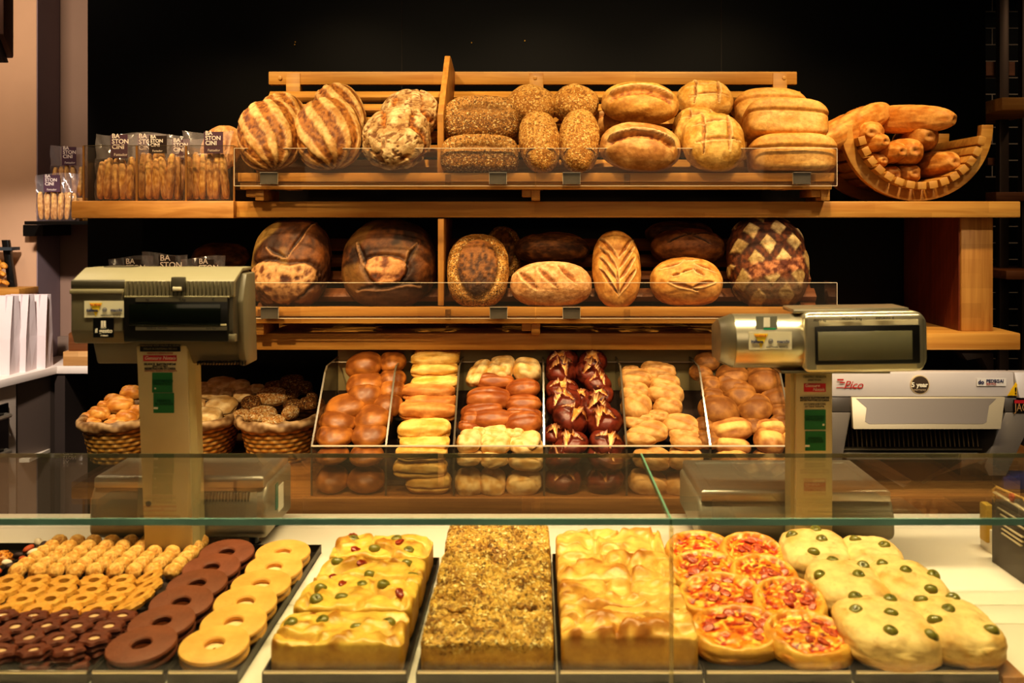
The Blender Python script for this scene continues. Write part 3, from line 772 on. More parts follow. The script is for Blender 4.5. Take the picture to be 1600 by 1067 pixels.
loaf('sesame_loaf', 'sesame loaf lying behind, nearest the upper long slashed loaf', 'bread', 899, 165, 71, 66, f_sesame, SESAME, th=50, c=.055, seed=34, group=G4, roll=-25, d=3.11, n=32)
G5 = 'long slashed wheat loaves'
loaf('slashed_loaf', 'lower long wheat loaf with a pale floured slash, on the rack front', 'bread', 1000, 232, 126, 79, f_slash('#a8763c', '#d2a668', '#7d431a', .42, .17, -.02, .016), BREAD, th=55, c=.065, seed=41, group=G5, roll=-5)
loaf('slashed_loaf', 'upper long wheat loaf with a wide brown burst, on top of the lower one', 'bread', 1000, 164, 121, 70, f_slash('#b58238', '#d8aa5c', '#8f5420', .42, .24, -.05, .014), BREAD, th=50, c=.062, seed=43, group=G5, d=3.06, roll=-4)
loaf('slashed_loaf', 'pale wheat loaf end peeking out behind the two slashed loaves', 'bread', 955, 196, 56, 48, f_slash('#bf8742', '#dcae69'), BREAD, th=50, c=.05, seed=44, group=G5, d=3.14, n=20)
G6 = 'pale round loaves with square cuts'
SQ = [(-.72, .32, .58, .52), (-.62, -.3, .72, -.2), (-.46, -.62, -.34, .8), (.36, -.6, .46, .75)]
loaf('round_loaf', 'pale round loaf with square cuts standing in front beside the white tin loaf', 'bread', 1114, 224, 98, 96, f_scored([(a, b - .12, c, d - .12) for a, b, c, d in SQ], '#c2913e', '#e3bc6e', '#9a6a2c', .075, .006), BREAD, th=52, seed=51, group=G6, c=.07)
loaf('round_loaf', 'pale round loaf in the middle, half hidden by the front round loaf', 'bread', 1092, 207, 82, 80, f_scored([(a, b - .12, c, d - .12) for a, b, c, d in SQ], '#b98638', '#ddb468', '#8f5e26', .075, .006), BREAD, th=48, seed=52, group=G6, d=3.06, c=.055)
loaf('round_loaf', 'pale round loaf with cuts topmost behind the other round loaves', 'bread', 1101, 159, 88, 66, f_scored([(a, b - .12, c, d - .12) for a, b, c, d in SQ], '#c49240', '#e4be70', '#96662c', .08, .006), BREAD, th=44, seed=53, group=G6, d=3.16, c=.06)
G7 = 'white tin loaves'
loaf('tin_loaf', 'lower white tin loaf resting on the front board at the cradle end', 'bread', 1236, 243, 132, 57, f_tin, BREAD, th=80, c=.06, k=6, seed=61, group=G7, d=2.95, flat=.95)
loaf('tin_loaf', 'upper white tin loaf lying across the lower one at the cradle end', 'bread', 1226, 192, 126, 60, f_tin, BREAD, th=72, c=.062, k=6, seed=62, group=G7, d=3.0, flat=.95, roll=-2)
loaf('tin_loaf', 'white tin loaf end showing just behind the lower tin loaf', 'bread', 1205, 243, 92, 52, f_tin, BREAD, th=78, c=.05, k=4.4, seed=63, group=G7, d=3.08, flat=.95, n=24)
loaf('tin_loaf', 'white tin loaf topmost behind the upper tin loaf', 'bread', 1203, 176, 112, 62, f_tin, BREAD, th=60, c=.06, k=4., seed=64, group=G7, d=3.15, flat=.95)

# lower rack
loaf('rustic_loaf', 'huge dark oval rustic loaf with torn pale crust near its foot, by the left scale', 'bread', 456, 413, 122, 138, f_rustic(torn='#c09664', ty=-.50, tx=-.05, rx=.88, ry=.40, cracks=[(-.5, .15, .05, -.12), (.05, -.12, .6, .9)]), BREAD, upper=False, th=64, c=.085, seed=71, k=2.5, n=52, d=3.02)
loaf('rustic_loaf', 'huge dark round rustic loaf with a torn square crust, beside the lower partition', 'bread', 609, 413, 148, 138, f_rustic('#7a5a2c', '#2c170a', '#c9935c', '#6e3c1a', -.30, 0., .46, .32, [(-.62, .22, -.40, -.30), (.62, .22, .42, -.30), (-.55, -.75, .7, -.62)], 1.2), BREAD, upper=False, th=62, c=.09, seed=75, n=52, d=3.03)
loaf('seed_rimmed_loaf', 'oval loaf with sesame rim and dark bare centre beside the lower partition', 'bread', 747, 424, 97, 112, f_seedrim, SEEDED, upper=False, th=60, c=.065, seed=81, k=2.5, d=2.99)
loaf('seed_rimmed_loaf', 'dark seeded loaf edge showing in shadow behind the seed-rimmed loaf', 'bread', 785, 398, 60, 86, f_seedrim, SEEDED, upper=False, th=55, c=.05, seed=82, d=3.12, n=24)
S3 = [(-.78, .30, -.36, -.55), (-.30, .42, .12, -.50), (.18, .58, .60, -.30)]
loaf('batard_loaf', 'pale oval loaf with three slanted slashes in front on the lower rack', 'bread', 861, 446, 127, 71, f_scored(S3, '#c3935c', '#e0b987', '#8c5626', .12, .006), FLOURY, upper=False, th=58, c=.06, seed=91, k=2.4, d=2.97)
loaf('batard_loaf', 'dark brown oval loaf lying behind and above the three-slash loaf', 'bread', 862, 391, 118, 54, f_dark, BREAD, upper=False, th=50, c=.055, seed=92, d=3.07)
LEAF = [(0, -.78, 0, -.2)] + [s_ for y in (-.75, -.45, -.15, .15) for s_ in ((-.02, y, -.72, y + .62), (.04, y, .74, y + .62))]
loaf('leaf_loaf', 'upright oval loaf scored like a leaf in the middle of the lower rack', 'bread', 963, 421, 76, 119, f_scored(LEAF, '#b9803a', '#d9a65a', '#8f5720', .065, .006, under='#6b3f18'), BREAD, upper=False, th=62, c=.05, seed=95, n=48, k=2.3, d=2.985)
DIA = [(-.2, -.0, .15, .18), (.15, .18, .42, -.12), (-.72, .25, -.15, .52), (-.1, .6, .3, .68), (.2, .42, .75, .12), (-.45, -.1, -.2, -.02), (-.55, -.35, .2, -.7), (.1, -.6, .7, -.28)]
loaf('diamond_loaf', 'golden round loaf with diamond cuts standing in front on the lower rack', 'bread', 1072, 442, 113, 77, f_scored(DIA, '#bd8238', '#deaa5c', '#8f5a20', .085, .007), BREAD, upper=False, th=58, c=.065, seed=97, n=48, d=2.98)
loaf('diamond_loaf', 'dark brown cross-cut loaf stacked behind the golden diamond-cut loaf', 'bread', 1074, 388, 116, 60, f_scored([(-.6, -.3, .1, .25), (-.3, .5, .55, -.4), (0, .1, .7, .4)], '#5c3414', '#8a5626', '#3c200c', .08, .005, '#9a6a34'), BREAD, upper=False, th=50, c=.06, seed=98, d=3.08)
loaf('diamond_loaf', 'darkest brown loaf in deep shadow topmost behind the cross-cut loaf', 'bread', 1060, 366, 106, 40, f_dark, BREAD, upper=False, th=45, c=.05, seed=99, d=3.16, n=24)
loaf('lattice_loaf', 'large dark loaf with pale floury lattice squares at the far end of the lower rack', 'bread', 1198, 411, 124, 138, f_lattice, FLOURY, upper=False, th=62, c=.085, seed=101, k=2.6, n=56, d=3.02)

# bread wrapped behind the breadstick bags
o = loaf('flat_loaf', 'pale ridged bread peeking over the breadstick bags next to the striped loaves', 'bread', 346, 232, 62, 74, f_scored([(-.5, -.6, -.4, .6), (0, -.7, 0, .7), (.45, -.6, .4, .6)], '#b5824a', '#d6a76c', '#8f5c2a', .08, .005), BREAD, th=60, c=.035, d=3.25, seed=5, n=20)

# ================================================================== wooden cradle with baguettes
cx, cz, cr = PX(1437, 3.0), PZ(197, 3.0), .232
cradle = thing('bread_cradle', 'half-round beech slatted cradle full of baguettes on the upper plank', 'bread cradle', (cx, 3.15, UPZ1))
cz = UPZ1 + cr + .001
cdg = 4
for d0, d1 in ((3.02, 3.05), (3.34, 3.37)):
    m = M(); na = 36
    a0, a1 = math.pi + .0, 2 * math.pi - .0
    ins = [(cx + (cr - .036) * math.cos(a0 + (a1 - a0) * i / na), cz + (cr - .036) * math.sin(a0 + (a1 - a0) * i / na)) for i in range(na + 1)]
    outs = [(cx + cr * math.cos(a0 + (a1 - a0) * i / na), cz + cr * math.sin(a0 + (a1 - a0) * i / na)) for i in range(na + 1)]
    vs = []
    for (a, b) in zip(ins, outs): vs += [(a[0], d0, a[1]), (b[0], d0, b[1]), (b[0], d1, b[1]), (a[0], d1, a[1])]
    fs = [(0, 1, 2, 3), (na*4+3, na*4+2, na*4+1, na*4)]
    for i in range(na):
        for k in range(4): fs.append((i*4+k, i*4+(k+1) % 4, (i+1)*4+(k+1) % 4, (i+1)*4+k))
    m.add(vs, fs).build('rib_arch', BEECH, cradle, bevel=.002, smooth=True)
ns = 15
for i in range(ns):
    a = math.pi + .28 + (math.pi - .56) * i / (ns - 1)
    r_ = cr - .036 - .010
    rm = Matrix.Translation((cx + r_ * math.cos(a), 3.18, cz + r_ * math.sin(a))) @ Matrix.Rotation(-(a + math.pi / 2), 4, 'Y')
    M().box(-.013, .013, -.200, .20, -.011, .011, rm).build('slat', BEECH, cradle, bevel=.0015)
BAG = crust('baguette_crust', rough=.6, bump=.25, bscale=150, speck=.14)
BG = [(1487, 254, 44, 'baguette end low at the far side of the cradle, lit from above', 3.19, 4), (1408, 272, 36, 'floury baguette end low in the cradle, above the inner slats', 3.19, 0),
      (1443, 271, 40, 'brown baguette end lowest in the middle of the cradle', 3.20, -4), (1382, 251, 31, 'small floury baguette end against the near slats of the cradle', 3.19, 2),
      (1402, 238, 38, 'floury baguette end with a twisted tip in the middle row', 3.18, 3), (1441, 236, 48, 'broad baguette end in the centre of the cradle', 3.18, -6),
      (1370, 222, 36, 'floury baguette end with a torn ear near the cradle rim', 3.18, 8), (1473, 212, 48, 'darker baguette end with a cross crease, high at the far side', 3.19, -8),
      (1392, 207, 46, 'golden baguette lying in the second row from the top', 3.18, -16)]
def f_bag(dark):
    def fn(u, q, s):
        d, c = f_baguette(u, q, s); return d, c * (1 - .25 * dark)
    return fn
for i, (px, py, w, lb, d, yw) in enumerate(BG):
    hw = w * 2.98 / F / 2 * 1.10
    me = blob('baguette', (hw, .19, hw * .92), f_bag(.9 if i in (2, 7) else .2 if i in (5,) else 0), n=26, k=2.75, flat=.95, material=BAG, seed=110 + i)
    p = P(px, py, 2.99); p.y = d + (.0, .035, .02, .015, -.01, .01, .0, .03, .02)[i]
    o = link('baguette', me, None, None, p, (R(-1), 0, R(yw)))
    tag(o, lb, 'baguette', 'baguettes in the cradle')
# the two on top lie at an angle
me = blob('baguette', (.185, .048, .046), lambda u, q, s: f_baguette(np.stack([u[:, 1], -u[:, 0], u[:, 2]], 1), np.stack([q[:, 1], -q[:, 0], q[:, 2]], 1), s), n=30, k=2.6, flat=.95, material=BAG, seed=131)
o = link('baguette', me, None, None, P(1408, 187, 3.15), (0, R(4), R(-56))); tag(o, 'long golden baguette lying on top of the heap in the cradle', 'baguette', 'baguettes in the cradle')
o = link('baguette', me, None, None, P(1327, 200, 3.09), (0, R(-22), R(30))); tag(o, 'baguette slanting over the near rib of the cradle towards the tin loaves', 'baguette', 'baguettes in the cradle')
# ================================================================== roll patterns
def f_bun(a='#a9622a', b='#c98746', lo='#e0ad66', crease=0.):
    def fn(u, q, s):
        n = fbm(u, 2, s, 3)
        col = cmix(C(a), C(b), ss(-.4, .5, n - .5 * q[:, 2] + .3)); col = cmix(col, C(lo), ss(-.05, -.45, q[:, 2]))
        d = .002 * n
        if crease:
            cr = np.exp(-((q[:, 1] + .1 * n) / .13) ** 2) * ss(0, .4, q[:, 2]); d = d - crease * cr; col = cmix(col, C(a) * .8, cr * .5)
        return d, col
    return fn
def f_flat(a, b, under):
    def fn(u, q, s):
        n = fbm(u, 2.5, s, 4); seam = np.exp(-((q[:, 2] + .18 + .15 * vn(u, 3, s)) / .12) ** 2)
        col = cmix(C(a), C(b), ss(-.4, .4, n)); col = cmix(col, C(under), ss(.05, -.35, q[:, 2]) * .8); col = cmix(col, C(a) * .7, seam * .4)
        return .0035 * n - .004 * seam, col
    return fn
def f_pretzel(u, q, s):
    n = fbm(u, 3, s, 3)
    qx, qy = q[:, 0], q[:, 1]
    ca, sa = math.cos(s * .9), math.sin(s * .9)
    x, y = qx * ca - qy * sa, qx * sa + qy * ca
    top = ss(.1, .35, q[:, 2])
    ww = .22 * np.clip(1 - np.hypot(x, y) / .86, 0, 1) + .015
    m = np.maximum(ss(ww, ww * .8, np.abs(x)) * ss(.80, .70, np.abs(y)), ss(ww, ww * .8, np.abs(y)) * ss(.80, .70, np.abs(x))) * top
    e = (np.exp(-((np.abs(x) - ww) / .10) ** 2) + np.exp(-((np.abs(y) - ww) / .10) ** 2)) * top * (1 - m) * ss(.8, .4, np.hypot(x, y))
    col = cmix(C('#35100a'), C('#6b2a18'), ss(-.4, .5, n + .3 * q[:, 2])); col = cmix(col, cmix(C('#c88a42'), C('#e8c285'), ss(-.3, .3, n)), m)
    return .001 * n - .005 * m + .009 * e, col
def f_pale(a, b, dark):
    def fn(u, q, s):
        n = fbm(u, 2.4, s, 4); cr = np.exp(-((q[:, 0] * .5 + q[:, 1] + .2 * n) / .16) ** 2) * ss(0, .4, q[:, 2])
        col = cmix(C(a), C(b), ss(-.4, .4, n)); col = cmix(col, C(dark), cr * .35)
        return .003 * n - .005 * cr, col
    return fn
def f_split(a, b, inner):
    def fn(u, q, s):
        n = fbm(u, 2.4, s, 4); m = ss(.42, .2, np.abs(q[:, 1] + .25 + .1 * n)) * ss(.85, .5, np.abs(q[:, 0])) * ss(-.1, .2, q[:, 2])
        col = cmix(C(a), C(b), ss(-.4, .4, n)); col = cmix(col, C(inner), m)
        return .003 * n + .004 * m, col
    return fn
def f_seedroll(u, q, s):
    n = fbm(u, 3, s, 4); a = ss(.0, .35, q[:, 2] + .3 * n)
    return .002 * n, np.hstack([cmix(C('#c2833c'), C('#e2b272'), ss(-.4, .4, n)), a[:, None]])
def f_seeddark(u, q, s):
    n = fbm(u, 3, s, 4); a = ss(-.3, .1, q[:, 2] + .3 * n)
    return .002 * n, np.hstack([cmix(C('#4a2a12'), C('#7a4a22'), ss(-.4, .4, n)), a[:, None] * .8])
OAT = crust('oat_crust', rough=.7, bump=.7, seeds=1., seedscale=210, seedcols=['#ecd6a8', '#c79a58', '#f4e4c0', '#94642e', '#e0c48e', '#d8b67c'])

_rollc = {}
def roll(name, label, cat, group, p, hw, hd, hh, fn, mt, n=14, k=2.3, flat=.6, seed=0, rot=(0, 0, 0), key=None):
    """rolls of a kind share a few meshes; each copy is scaled to its own size"""
    kk = (key, seed % 4)
    if key is None or kk not in _rollc:
        me = blob(name, (hw, hd, hh), fn, n=n, k=k, flat=flat, material=mt, seed=seed)
        if key: _rollc[kk] = (me, (hw, hd, hh))
        o = link(name, me, None, None, p, rot)
    else:
        me, dm = _rollc[kk]
        o = link(name, me, None, None, p, rot); o.scale = (hw / dm[0], hd / dm[1], hh / dm[2])
    return tag(o, label, cat, group)
def rr(a): return random.uniform(-a, a)

# ================================================================== roll bins
XB = [PX(x, 2.70) for x in (487, 603, 709, 850, 979, 1110, 1243)]
# columns end further back towards the vanishing point, dividers run straight back
bins = thing('roll_bins', 'clear acrylic display with six compartments of bread rolls on the wooden worktop', 'bread bins', (0, 2.9, ZW))
prof = [(2.70, ZW + .002), (2.70, ZW + .135), (2.872, 1.154), (2.90, 1.168), (3.06, 1.172), (3.06, ZW + .002)]
for i, x in enumerate(XB):
    dv = M().prism(prof, x - .002, x + .002, 'x').build('divider', ACRYL, bins)
    e = M()
    for (a, b) in zip(prof[:4], prof[1:5]):
        v = Vector((0, b[0] - a[0], b[1] - a[1])).normalized(); nn = Vector((0, -v.z, v.y)) * .0012
        e.add([(x - .0026, a[0] - nn.y, a[1] - nn.z), (x + .0026, a[0] - nn.y, a[1] - nn.z), (x - .0026, a[0] + nn.y, a[1] + nn.z), (x + .0026, a[0] + nn.y, a[1] + nn.z),
               (x - .0026, b[0] - nn.y, b[1] - nn.z), (x + .0026, b[0] - nn.y, b[1] - nn.z), (x - .0026, b[0] + nn.y, b[1] + nn.z), (x + .0026, b[0] + nn.y, b[1] + nn.z)],
              [(0, 2, 3, 1), (4, 5, 7, 6), (0, 1, 5, 4), (2, 6, 7, 3), (0, 4, 6, 2), (1, 3, 7, 5)])
    e.build('divider_edge', mat('acrylic_edge_dim', '#5a5040', rough=.15, spec=.8), dv)
fp = M().box(XB[0], XB[-1], 2.694, 2.698, ZW + .001, ZW + .135).build('front_panel', ACRYL, bins)
M().box(XB[0], XB[-1], 2.6935, 2.6985, ZW + .135, ZW + .1385).build('front_lip', ACRED, fp)
M().box(XB[0], XB[-1], 3.06, 3.064, ZW + .001, 1.195).build('back_panel', mat('bin_back', '#b8a878', rough=.4), bins)
M().box(XB[0], XB[-1], 3.035, 3.04, 1.158, 1.162).build('cross_bar', ACRED, bins)  # pale bar standing in for a reflection behind the bins
M().add([(x, y, z) for x in (XB[0] + .003, XB[-1] - .003) for y, z in ((2.80, ZW + .004), (3.055, 1.07), (3.055, ZW + .004))], [(0, 1, 2), (5, 4, 3), (0, 3, 4, 1), (1, 4, 5, 2), (2, 5, 3, 0)]).build('sloping_floor', mat('bin_floor', '#3a2414', rough=.6), bins)

def dbin(py): return 2.755 if py >= 690 else 2.755 + (690 - py) * .245 / 135
BUNNAME = ['leftmost bin', 'second bin', 'third bin', 'fourth bin', 'fifth bin', 'rightmost bin']
def fill(name, cat, kind, b, cols, crop, fn, mt, k=2.3, tilt=30, hh=None, yaw=10, group=None, key=None, asp=1., n=14, under=False, flat=.6):
    """cols: {column word: [(x, y, w, h) front to back]} in crop pixels"""
    ox, oy, sc_ = crop
    for col, lst in cols.items():
        for i, it in enumerate(lst):
            x, y, w, h = it[:4]
            px, py = ox + x * sc_, oy + y * sc_
            d = dbin(py) + (0 if under else .012)
            hw = w * sc_ * d / F / 2 * 1.1; hp = h * sc_ * d / F / 2 * 1.1
            t = R(tilt + rr(7)); th = hh or min(hp * .95, hw * .75)
            hd = max(hw * asp, math.sqrt(max(hp ** 2 - (th * math.cos(t)) ** 2, 0)) / math.sin(t)) if not hh else max(.02, hp / math.sin(R(55)))
            hd = min(hd, .055)
            pos = '' if len(lst) == 1 else ORD[i] + (' down, ' if under else ' from the front, ')
            lb = f'{kind}, {pos}{col}' + (' fronting the ' if under else ', ') + BUNNAME[b]
            roll(name, lb, cat, group or f'{kind}s in the {BUNNAME[b]}', P(px, py, d), hw, hd, th, fn, mt, n=n, k=k, seed=i * 3 + len(col) + b, rot=(t, rr(R(8)), rr(R(yaw))), key=key, flat=flat)
CA = (470, 540, .2625); CB = (830, 540, .2625)
# 1 glossy buns
bb = f_bun('#74431a', '#aa6e30', '#d09a50')
fill('glossy_bun', 'bun', 'glossy brown bun', 0, {'left column': [(205, 535, 200, 115), (225, 450, 205, 125), (270, 368, 235, 130), (378, 300, 195, 145), (385, 235, 205, 125), (380, 125, 205, 165)],
     'right column': [(410, 530, 200, 120), (430, 440, 210, 140), (520, 360, 165, 120), (545, 270, 150, 110), (545, 200, 150, 100), (548, 100, 145, 130)]}, CA, bb, GLOSSY, key='gb', k=2.15, tilt=25)
fill('glossy_bun', 'bun', 'glossy brown bun', 0, {'left stack': [(190, 655, 175, 100), (188, 800, 180, 150)], 'right stack': [(392, 655, 185, 110), (390, 800, 205, 150)]}, CA, bb, GLOSSY, key='gb', k=2.2, tilt=15, under=True)
# 2 long soft rolls
yl, br_ = f_flat('#cf9f45', '#ecc878', '#e0b463'), f_flat('#a8692e', '#cc9250', '#b87c3c')
L2 = [(738, 575, 300, 70, 0), (735, 505, 318, 120, 0), (755, 395, 345, 125, 1), (775, 335, 310, 90, 1), (760, 280, 320, 110, 1), (800, 222, 285, 80, 0), (797, 150, 285, 92, 0), (802, 82, 290, 92, 0), (815, 45, 270, 50, 0)]
for i, (x, y, w, h, c_) in enumerate(L2):
    px, py = CA[0] + x * CA[2], CA[1] + y * CA[2]; d = dbin(py) + .01; s_ = d / F * CA[2]
    roll('long_roll', f'{"brown" if c_ else "yellow"} long soft roll, {ORD[i]} from the front up the second bin', 'roll', 'long soft rolls in the second bin', P(px, py, d), w * s_ / 2, .036, max(h * s_ * .5, .014), br_ if c_ else yl, SOFT, n=20, k=3.2, seed=i + 5, rot=(R(14 + rr(5)), R(rr(2)), R(rr(4))), flat=.8)
for i, (x, y, w, h) in enumerate([(720, 640, 310, 85), (712, 730, 325, 115), (762, 815, 270, 130)]):
    px, py = CA[0] + x * CA[2], CA[1] + y * CA[2]; d = 2.745; s_ = d / F * CA[2]
    roll('long_roll', f'yellow long soft roll, {ORD[i]} from the top behind the clear front of the second bin', 'roll', 'long soft rolls in the second bin', P(px, py, d), w * s_ / 2, .038, h * s_ * .5, yl, SOFT, n=20, k=3.2, seed=i + 25, rot=(R(8), 0, R(rr(4))), flat=.8)
# 3 brown ovals between pale rolls
ov = f_bun('#84451c', '#b5713a', '#a8642c', .0015); pr = f_pale('#cfa256', '#ecd096', '#a8743a')
fill('oval_roll', 'roll', 'dark brown oval roll', 2, {'left column': [(1000, 482, 120, 70), (1015, 440, 120, 90), (1140, 440, 250, 112), (1075, 388, 230, 90), (1120, 320, 250, 130), (1150, 215, 225, 100)],
     'right column': [(1325, 468, 210, 130), (1330, 410, 200, 80), (1322, 350, 200, 105), (1322, 262, 190, 115)]}, CA, ov, GLOSSY, key='ov', k=2.3, tilt=35, asp=.42, yaw=5)
fill('pale_roll', 'roll', 'pale pointed roll', 2, {'left front row': [(1005, 572, 140, 115), (1165, 592, 175, 115)], 'middle front row': [(1040, 530, 120, 70), (1135, 555, 160, 80), (1150, 512, 140, 60)], 'right front row': [(1345, 600, 195, 100), (1320, 565, 200, 70), (1270, 525, 120, 80)],
     'back row left': [(1060, 165, 110, 150)], 'back row middle': [(1190, 150, 140, 130), (1200, 110, 140, 70)], 'back row right': [(1345, 150, 155, 130)]}, CA, pr, SOFT, key='pr', k=2.8, tilt=28, asp=.8, yaw=30)
fill('pale_roll', 'roll', 'pale pointed roll', 2, {'left stack': [(1005, 665, 140, 90), (1000, 815, 150, 150)], 'middle stack': [(1150, 670, 150, 100), (1140, 815, 145, 150)], 'right stack': [(1342, 685, 190, 110), (1328, 820, 195, 130)]}, CA, pr, SOFT, key='pr', k=2.8, tilt=15, asp=.8, under=True)
# 4 pretzel buns
fill('pretzel_bun', 'pretzel bun', 'dark cross-cut pretzel bun', 3, {'left column': [(235, 590, 195, 120), (135, 530, 110, 100), (230, 445, 205, 165), (195, 345, 200, 140), (185, 265, 180, 100), (180, 160, 175, 135), (185, 90, 175, 110)],
     'right column': [(450, 585, 195, 120), (435, 460, 195, 155), (380, 375, 180, 120), (300, 310, 110, 90), (410, 300, 150, 95), (395, 230, 150, 110), (345, 165, 165, 120), (365, 100, 160, 115)]}, CB, f_pretzel, crust('pretzel_crust', rough=.38, coat=.15, bump=.12, speck=.06), key='pz', k=2.15, tilt=30, n=34, yaw=40, flat=.8)
fill('pretzel_bun', 'pretzel bun', 'dark cross-cut pretzel bun', 3, {'left stack': [(195, 670, 200, 130), (190, 800, 200, 140)], 'right stack': [(440, 670, 200, 130), (440, 800, 200, 140)]}, CB, f_pretzel, _mats['pretzel_crust'], key='pz', k=2.2, tilt=20, n=34, yaw=40, under=True)
# 5 pale oval buns
po = f_pale('#a9793c', '#d0a263', '#8a5a28')
fill('oval_bun', 'bun', 'floury oval bun', 4, {'left column': [(655, 545, 190, 90), (700, 515, 210, 100), (640, 448, 170, 80), (625, 370, 170, 150), (615, 290, 160, 125), (620, 210, 190, 120), (590, 160, 110, 70)],
     'right column': [(935, 565, 200, 90), (910, 520, 170, 80), (885, 475, 205, 100), (750, 432, 130, 85), (812, 372, 160, 110), (798, 292, 200, 120), (790, 225, 175, 90), (765, 165, 180, 100), (740, 140, 160, 60)]}, CB, po, SOFT, key='po', k=2.4, tilt=32, asp=.7, yaw=14)
fill('oval_bun', 'bun', 'floury oval bun', 4, {'left stack': [(715, 675, 205, 120), (695, 820, 215, 130)], 'right stack': [(915, 670, 190, 115), (895, 830, 190, 130)]}, CB, f_pale('#bd8d4a', '#dfb679', '#9a6830'), SOFT, key='po2', k=2.9, tilt=15, asp=.7, under=True)
# 6 brown round rolls
rb = f_bun('#74481c', '#a67438', '#b07e44', .002)
fill('round_roll', 'roll', 'brown round roll', 5, {'left column': [(1050, 560, 140, 90), (1035, 475, 110, 90), (1115, 395, 230, 175), (1080, 300, 130, 90), (1065, 230, 120, 100), (1010, 165, 130, 100), (1045, 100, 140, 110)],
     'middle column': [(1320, 480, 120, 80), (1325, 375, 200, 140), (1240, 300, 185, 140), (1205, 240, 180, 120), (1195, 180, 180, 110)],
     'right column': [(1495, 470, 140, 100), (1500, 395, 150, 90), (1465, 310, 175, 110), (1385, 215, 190, 140), (1360, 165, 140, 80)]}, CB, rb, SOFT, key='rb', k=2.15, tilt=28)
sp = f_split('#8f5a2a', '#b9844a', '#e0b468')
fill('split_roll', 'roll', 'brown roll split to a pale crumb', 5, {'left front row': [(1190, 595, 220, 90), (1190, 505, 245, 125)], 'right front row': [(1415, 570, 170, 140), (1425, 500, 185, 110), (1530, 545, 80, 80)]}, CB, sp, SOFT, key='sp', k=2.3, tilt=30, asp=.6)
fill('split_roll', 'roll', 'brown roll split to a pale crumb', 5, {'left stack': [(1185, 680, 210, 120), (1180, 820, 210, 130)], 'right stack': [(1415, 690, 200, 120), (1410, 820, 200, 130)]}, CB, sp, SOFT, key='sp', k=2.3, tilt=15, asp=.6, under=True)

# ================================================================== wicker baskets
def wicker_mat():
    m, nt, b = nodes('wicker')
    at = nt.nodes.new('ShaderNodeAttribute'); at.attribute_name = 'Col'
    nt.links.new(at.outputs['Color'], b.inputs['Base Color']); b.inputs['Roughness'].default_value = .5
    return m
WICK = wicker_mat()
def wicker_mesh(rx, ry, h, taper=.76):
    nu, nv = 192, 66; v = []; cols = []; stakes = 22; rows = 9
    for j in range(nv):
        t = j / (nv - 1); k = taper + (1 - taper) * t ** .8
        row = t * rows; ri = int(row); rf = row - ri
        bulge = math.sin(math.pi * min(rf, 1)) 
        for i in range(nu):
            a = 2 * math.pi * i / nu
            ph = math.cos(a * stakes) * (1 if ri % 2 else -1)
            off = .0035 * bulge * (.35 + .65 * ph)
            ca, sa = math.cos(a), math.sin(a)
            e = 2.5
            r_ = (abs(ca) ** e + abs(sa) ** e) ** (-1 / e)
            v.append(((rx * k + off) * ca * r_, (ry * k + off) * sa * r_, h * t))
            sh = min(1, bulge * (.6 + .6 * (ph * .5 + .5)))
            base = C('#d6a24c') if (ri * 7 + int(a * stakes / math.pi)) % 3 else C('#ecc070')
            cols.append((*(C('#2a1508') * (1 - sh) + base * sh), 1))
    fs = [(j * nu + i, j * nu + (i + 1) % nu, (j + 1) * nu + (i + 1) % nu, (j + 1) * nu + i) for j in range(nv - 1) for i in range(nu)]
    fs.append(tuple(range(nu))[::-1])
    me = bpy.data.meshes.new('basket_body'); me.from_pydata(v, [], fs)
    ca_ = me.color_attributes.new('Col', 'FLOAT_COLOR', 'POINT'); ca_.data.foreach_set('color', np.array(cols, np.float32).ravel())
    me.polygons.foreach_set('use_smooth', [True] * len(me.polygons)); me.materials.append(WICK)
    return me
def rim_mesh(rx, ry, h):
    nu, nv = 220, 14; v = []; cols = []
    for i in range(nu):
        a = 2 * math.pi * i / nu; e = 2.5
        ca, sa = math.cos(a), math.sin(a); r_ = (abs(ca) ** e + abs(sa) ** e) ** (-1 / e)
        for j in range(nv):
            b_ = 2 * math.pi * j / nv
            rad = .0125 * (1 + .13 * math.cos(b_ * 2 + a * 9 + .6 * math.sin(a * 5)) + .07 * math.cos(b_ * 3 - a * 17))
            v.append(((rx + .004 + rad * math.cos(b_)) * ca * r_, (ry + .004 + rad * math.cos(b_)) * sa * r_, h + rad * 1.25 * math.sin(b_)))
            t = .5 + .5 * math.cos(b_ * 2 + a * 9 + .6 * math.sin(a * 5) + .5 * math.sin(a * 43)); cols.append((*(C('#6b4d2e') * (1 - t) + C('#b39670') * t), 1))
    fs = [(i * nv + j, ((i + 1) % nu) * nv + j, ((i + 1) % nu) * nv + (j + 1) % nv, i * nv + (j + 1) % nv) for i in range(nu) for j in range(nv)]
    me = bpy.data.meshes.new('braided_rim'); me.from_pydata(v, [], fs)
    ca_ = me.color_attributes.new('Col', 'FLOAT_COLOR', 'POINT'); ca_.data.foreach_set('color', np.array(cols, np.float32).ravel())
    me.polygons.foreach_set('use_smooth', [True] * len(me.polygons)); me.materials.append(WICK)
    return me
BH = .125
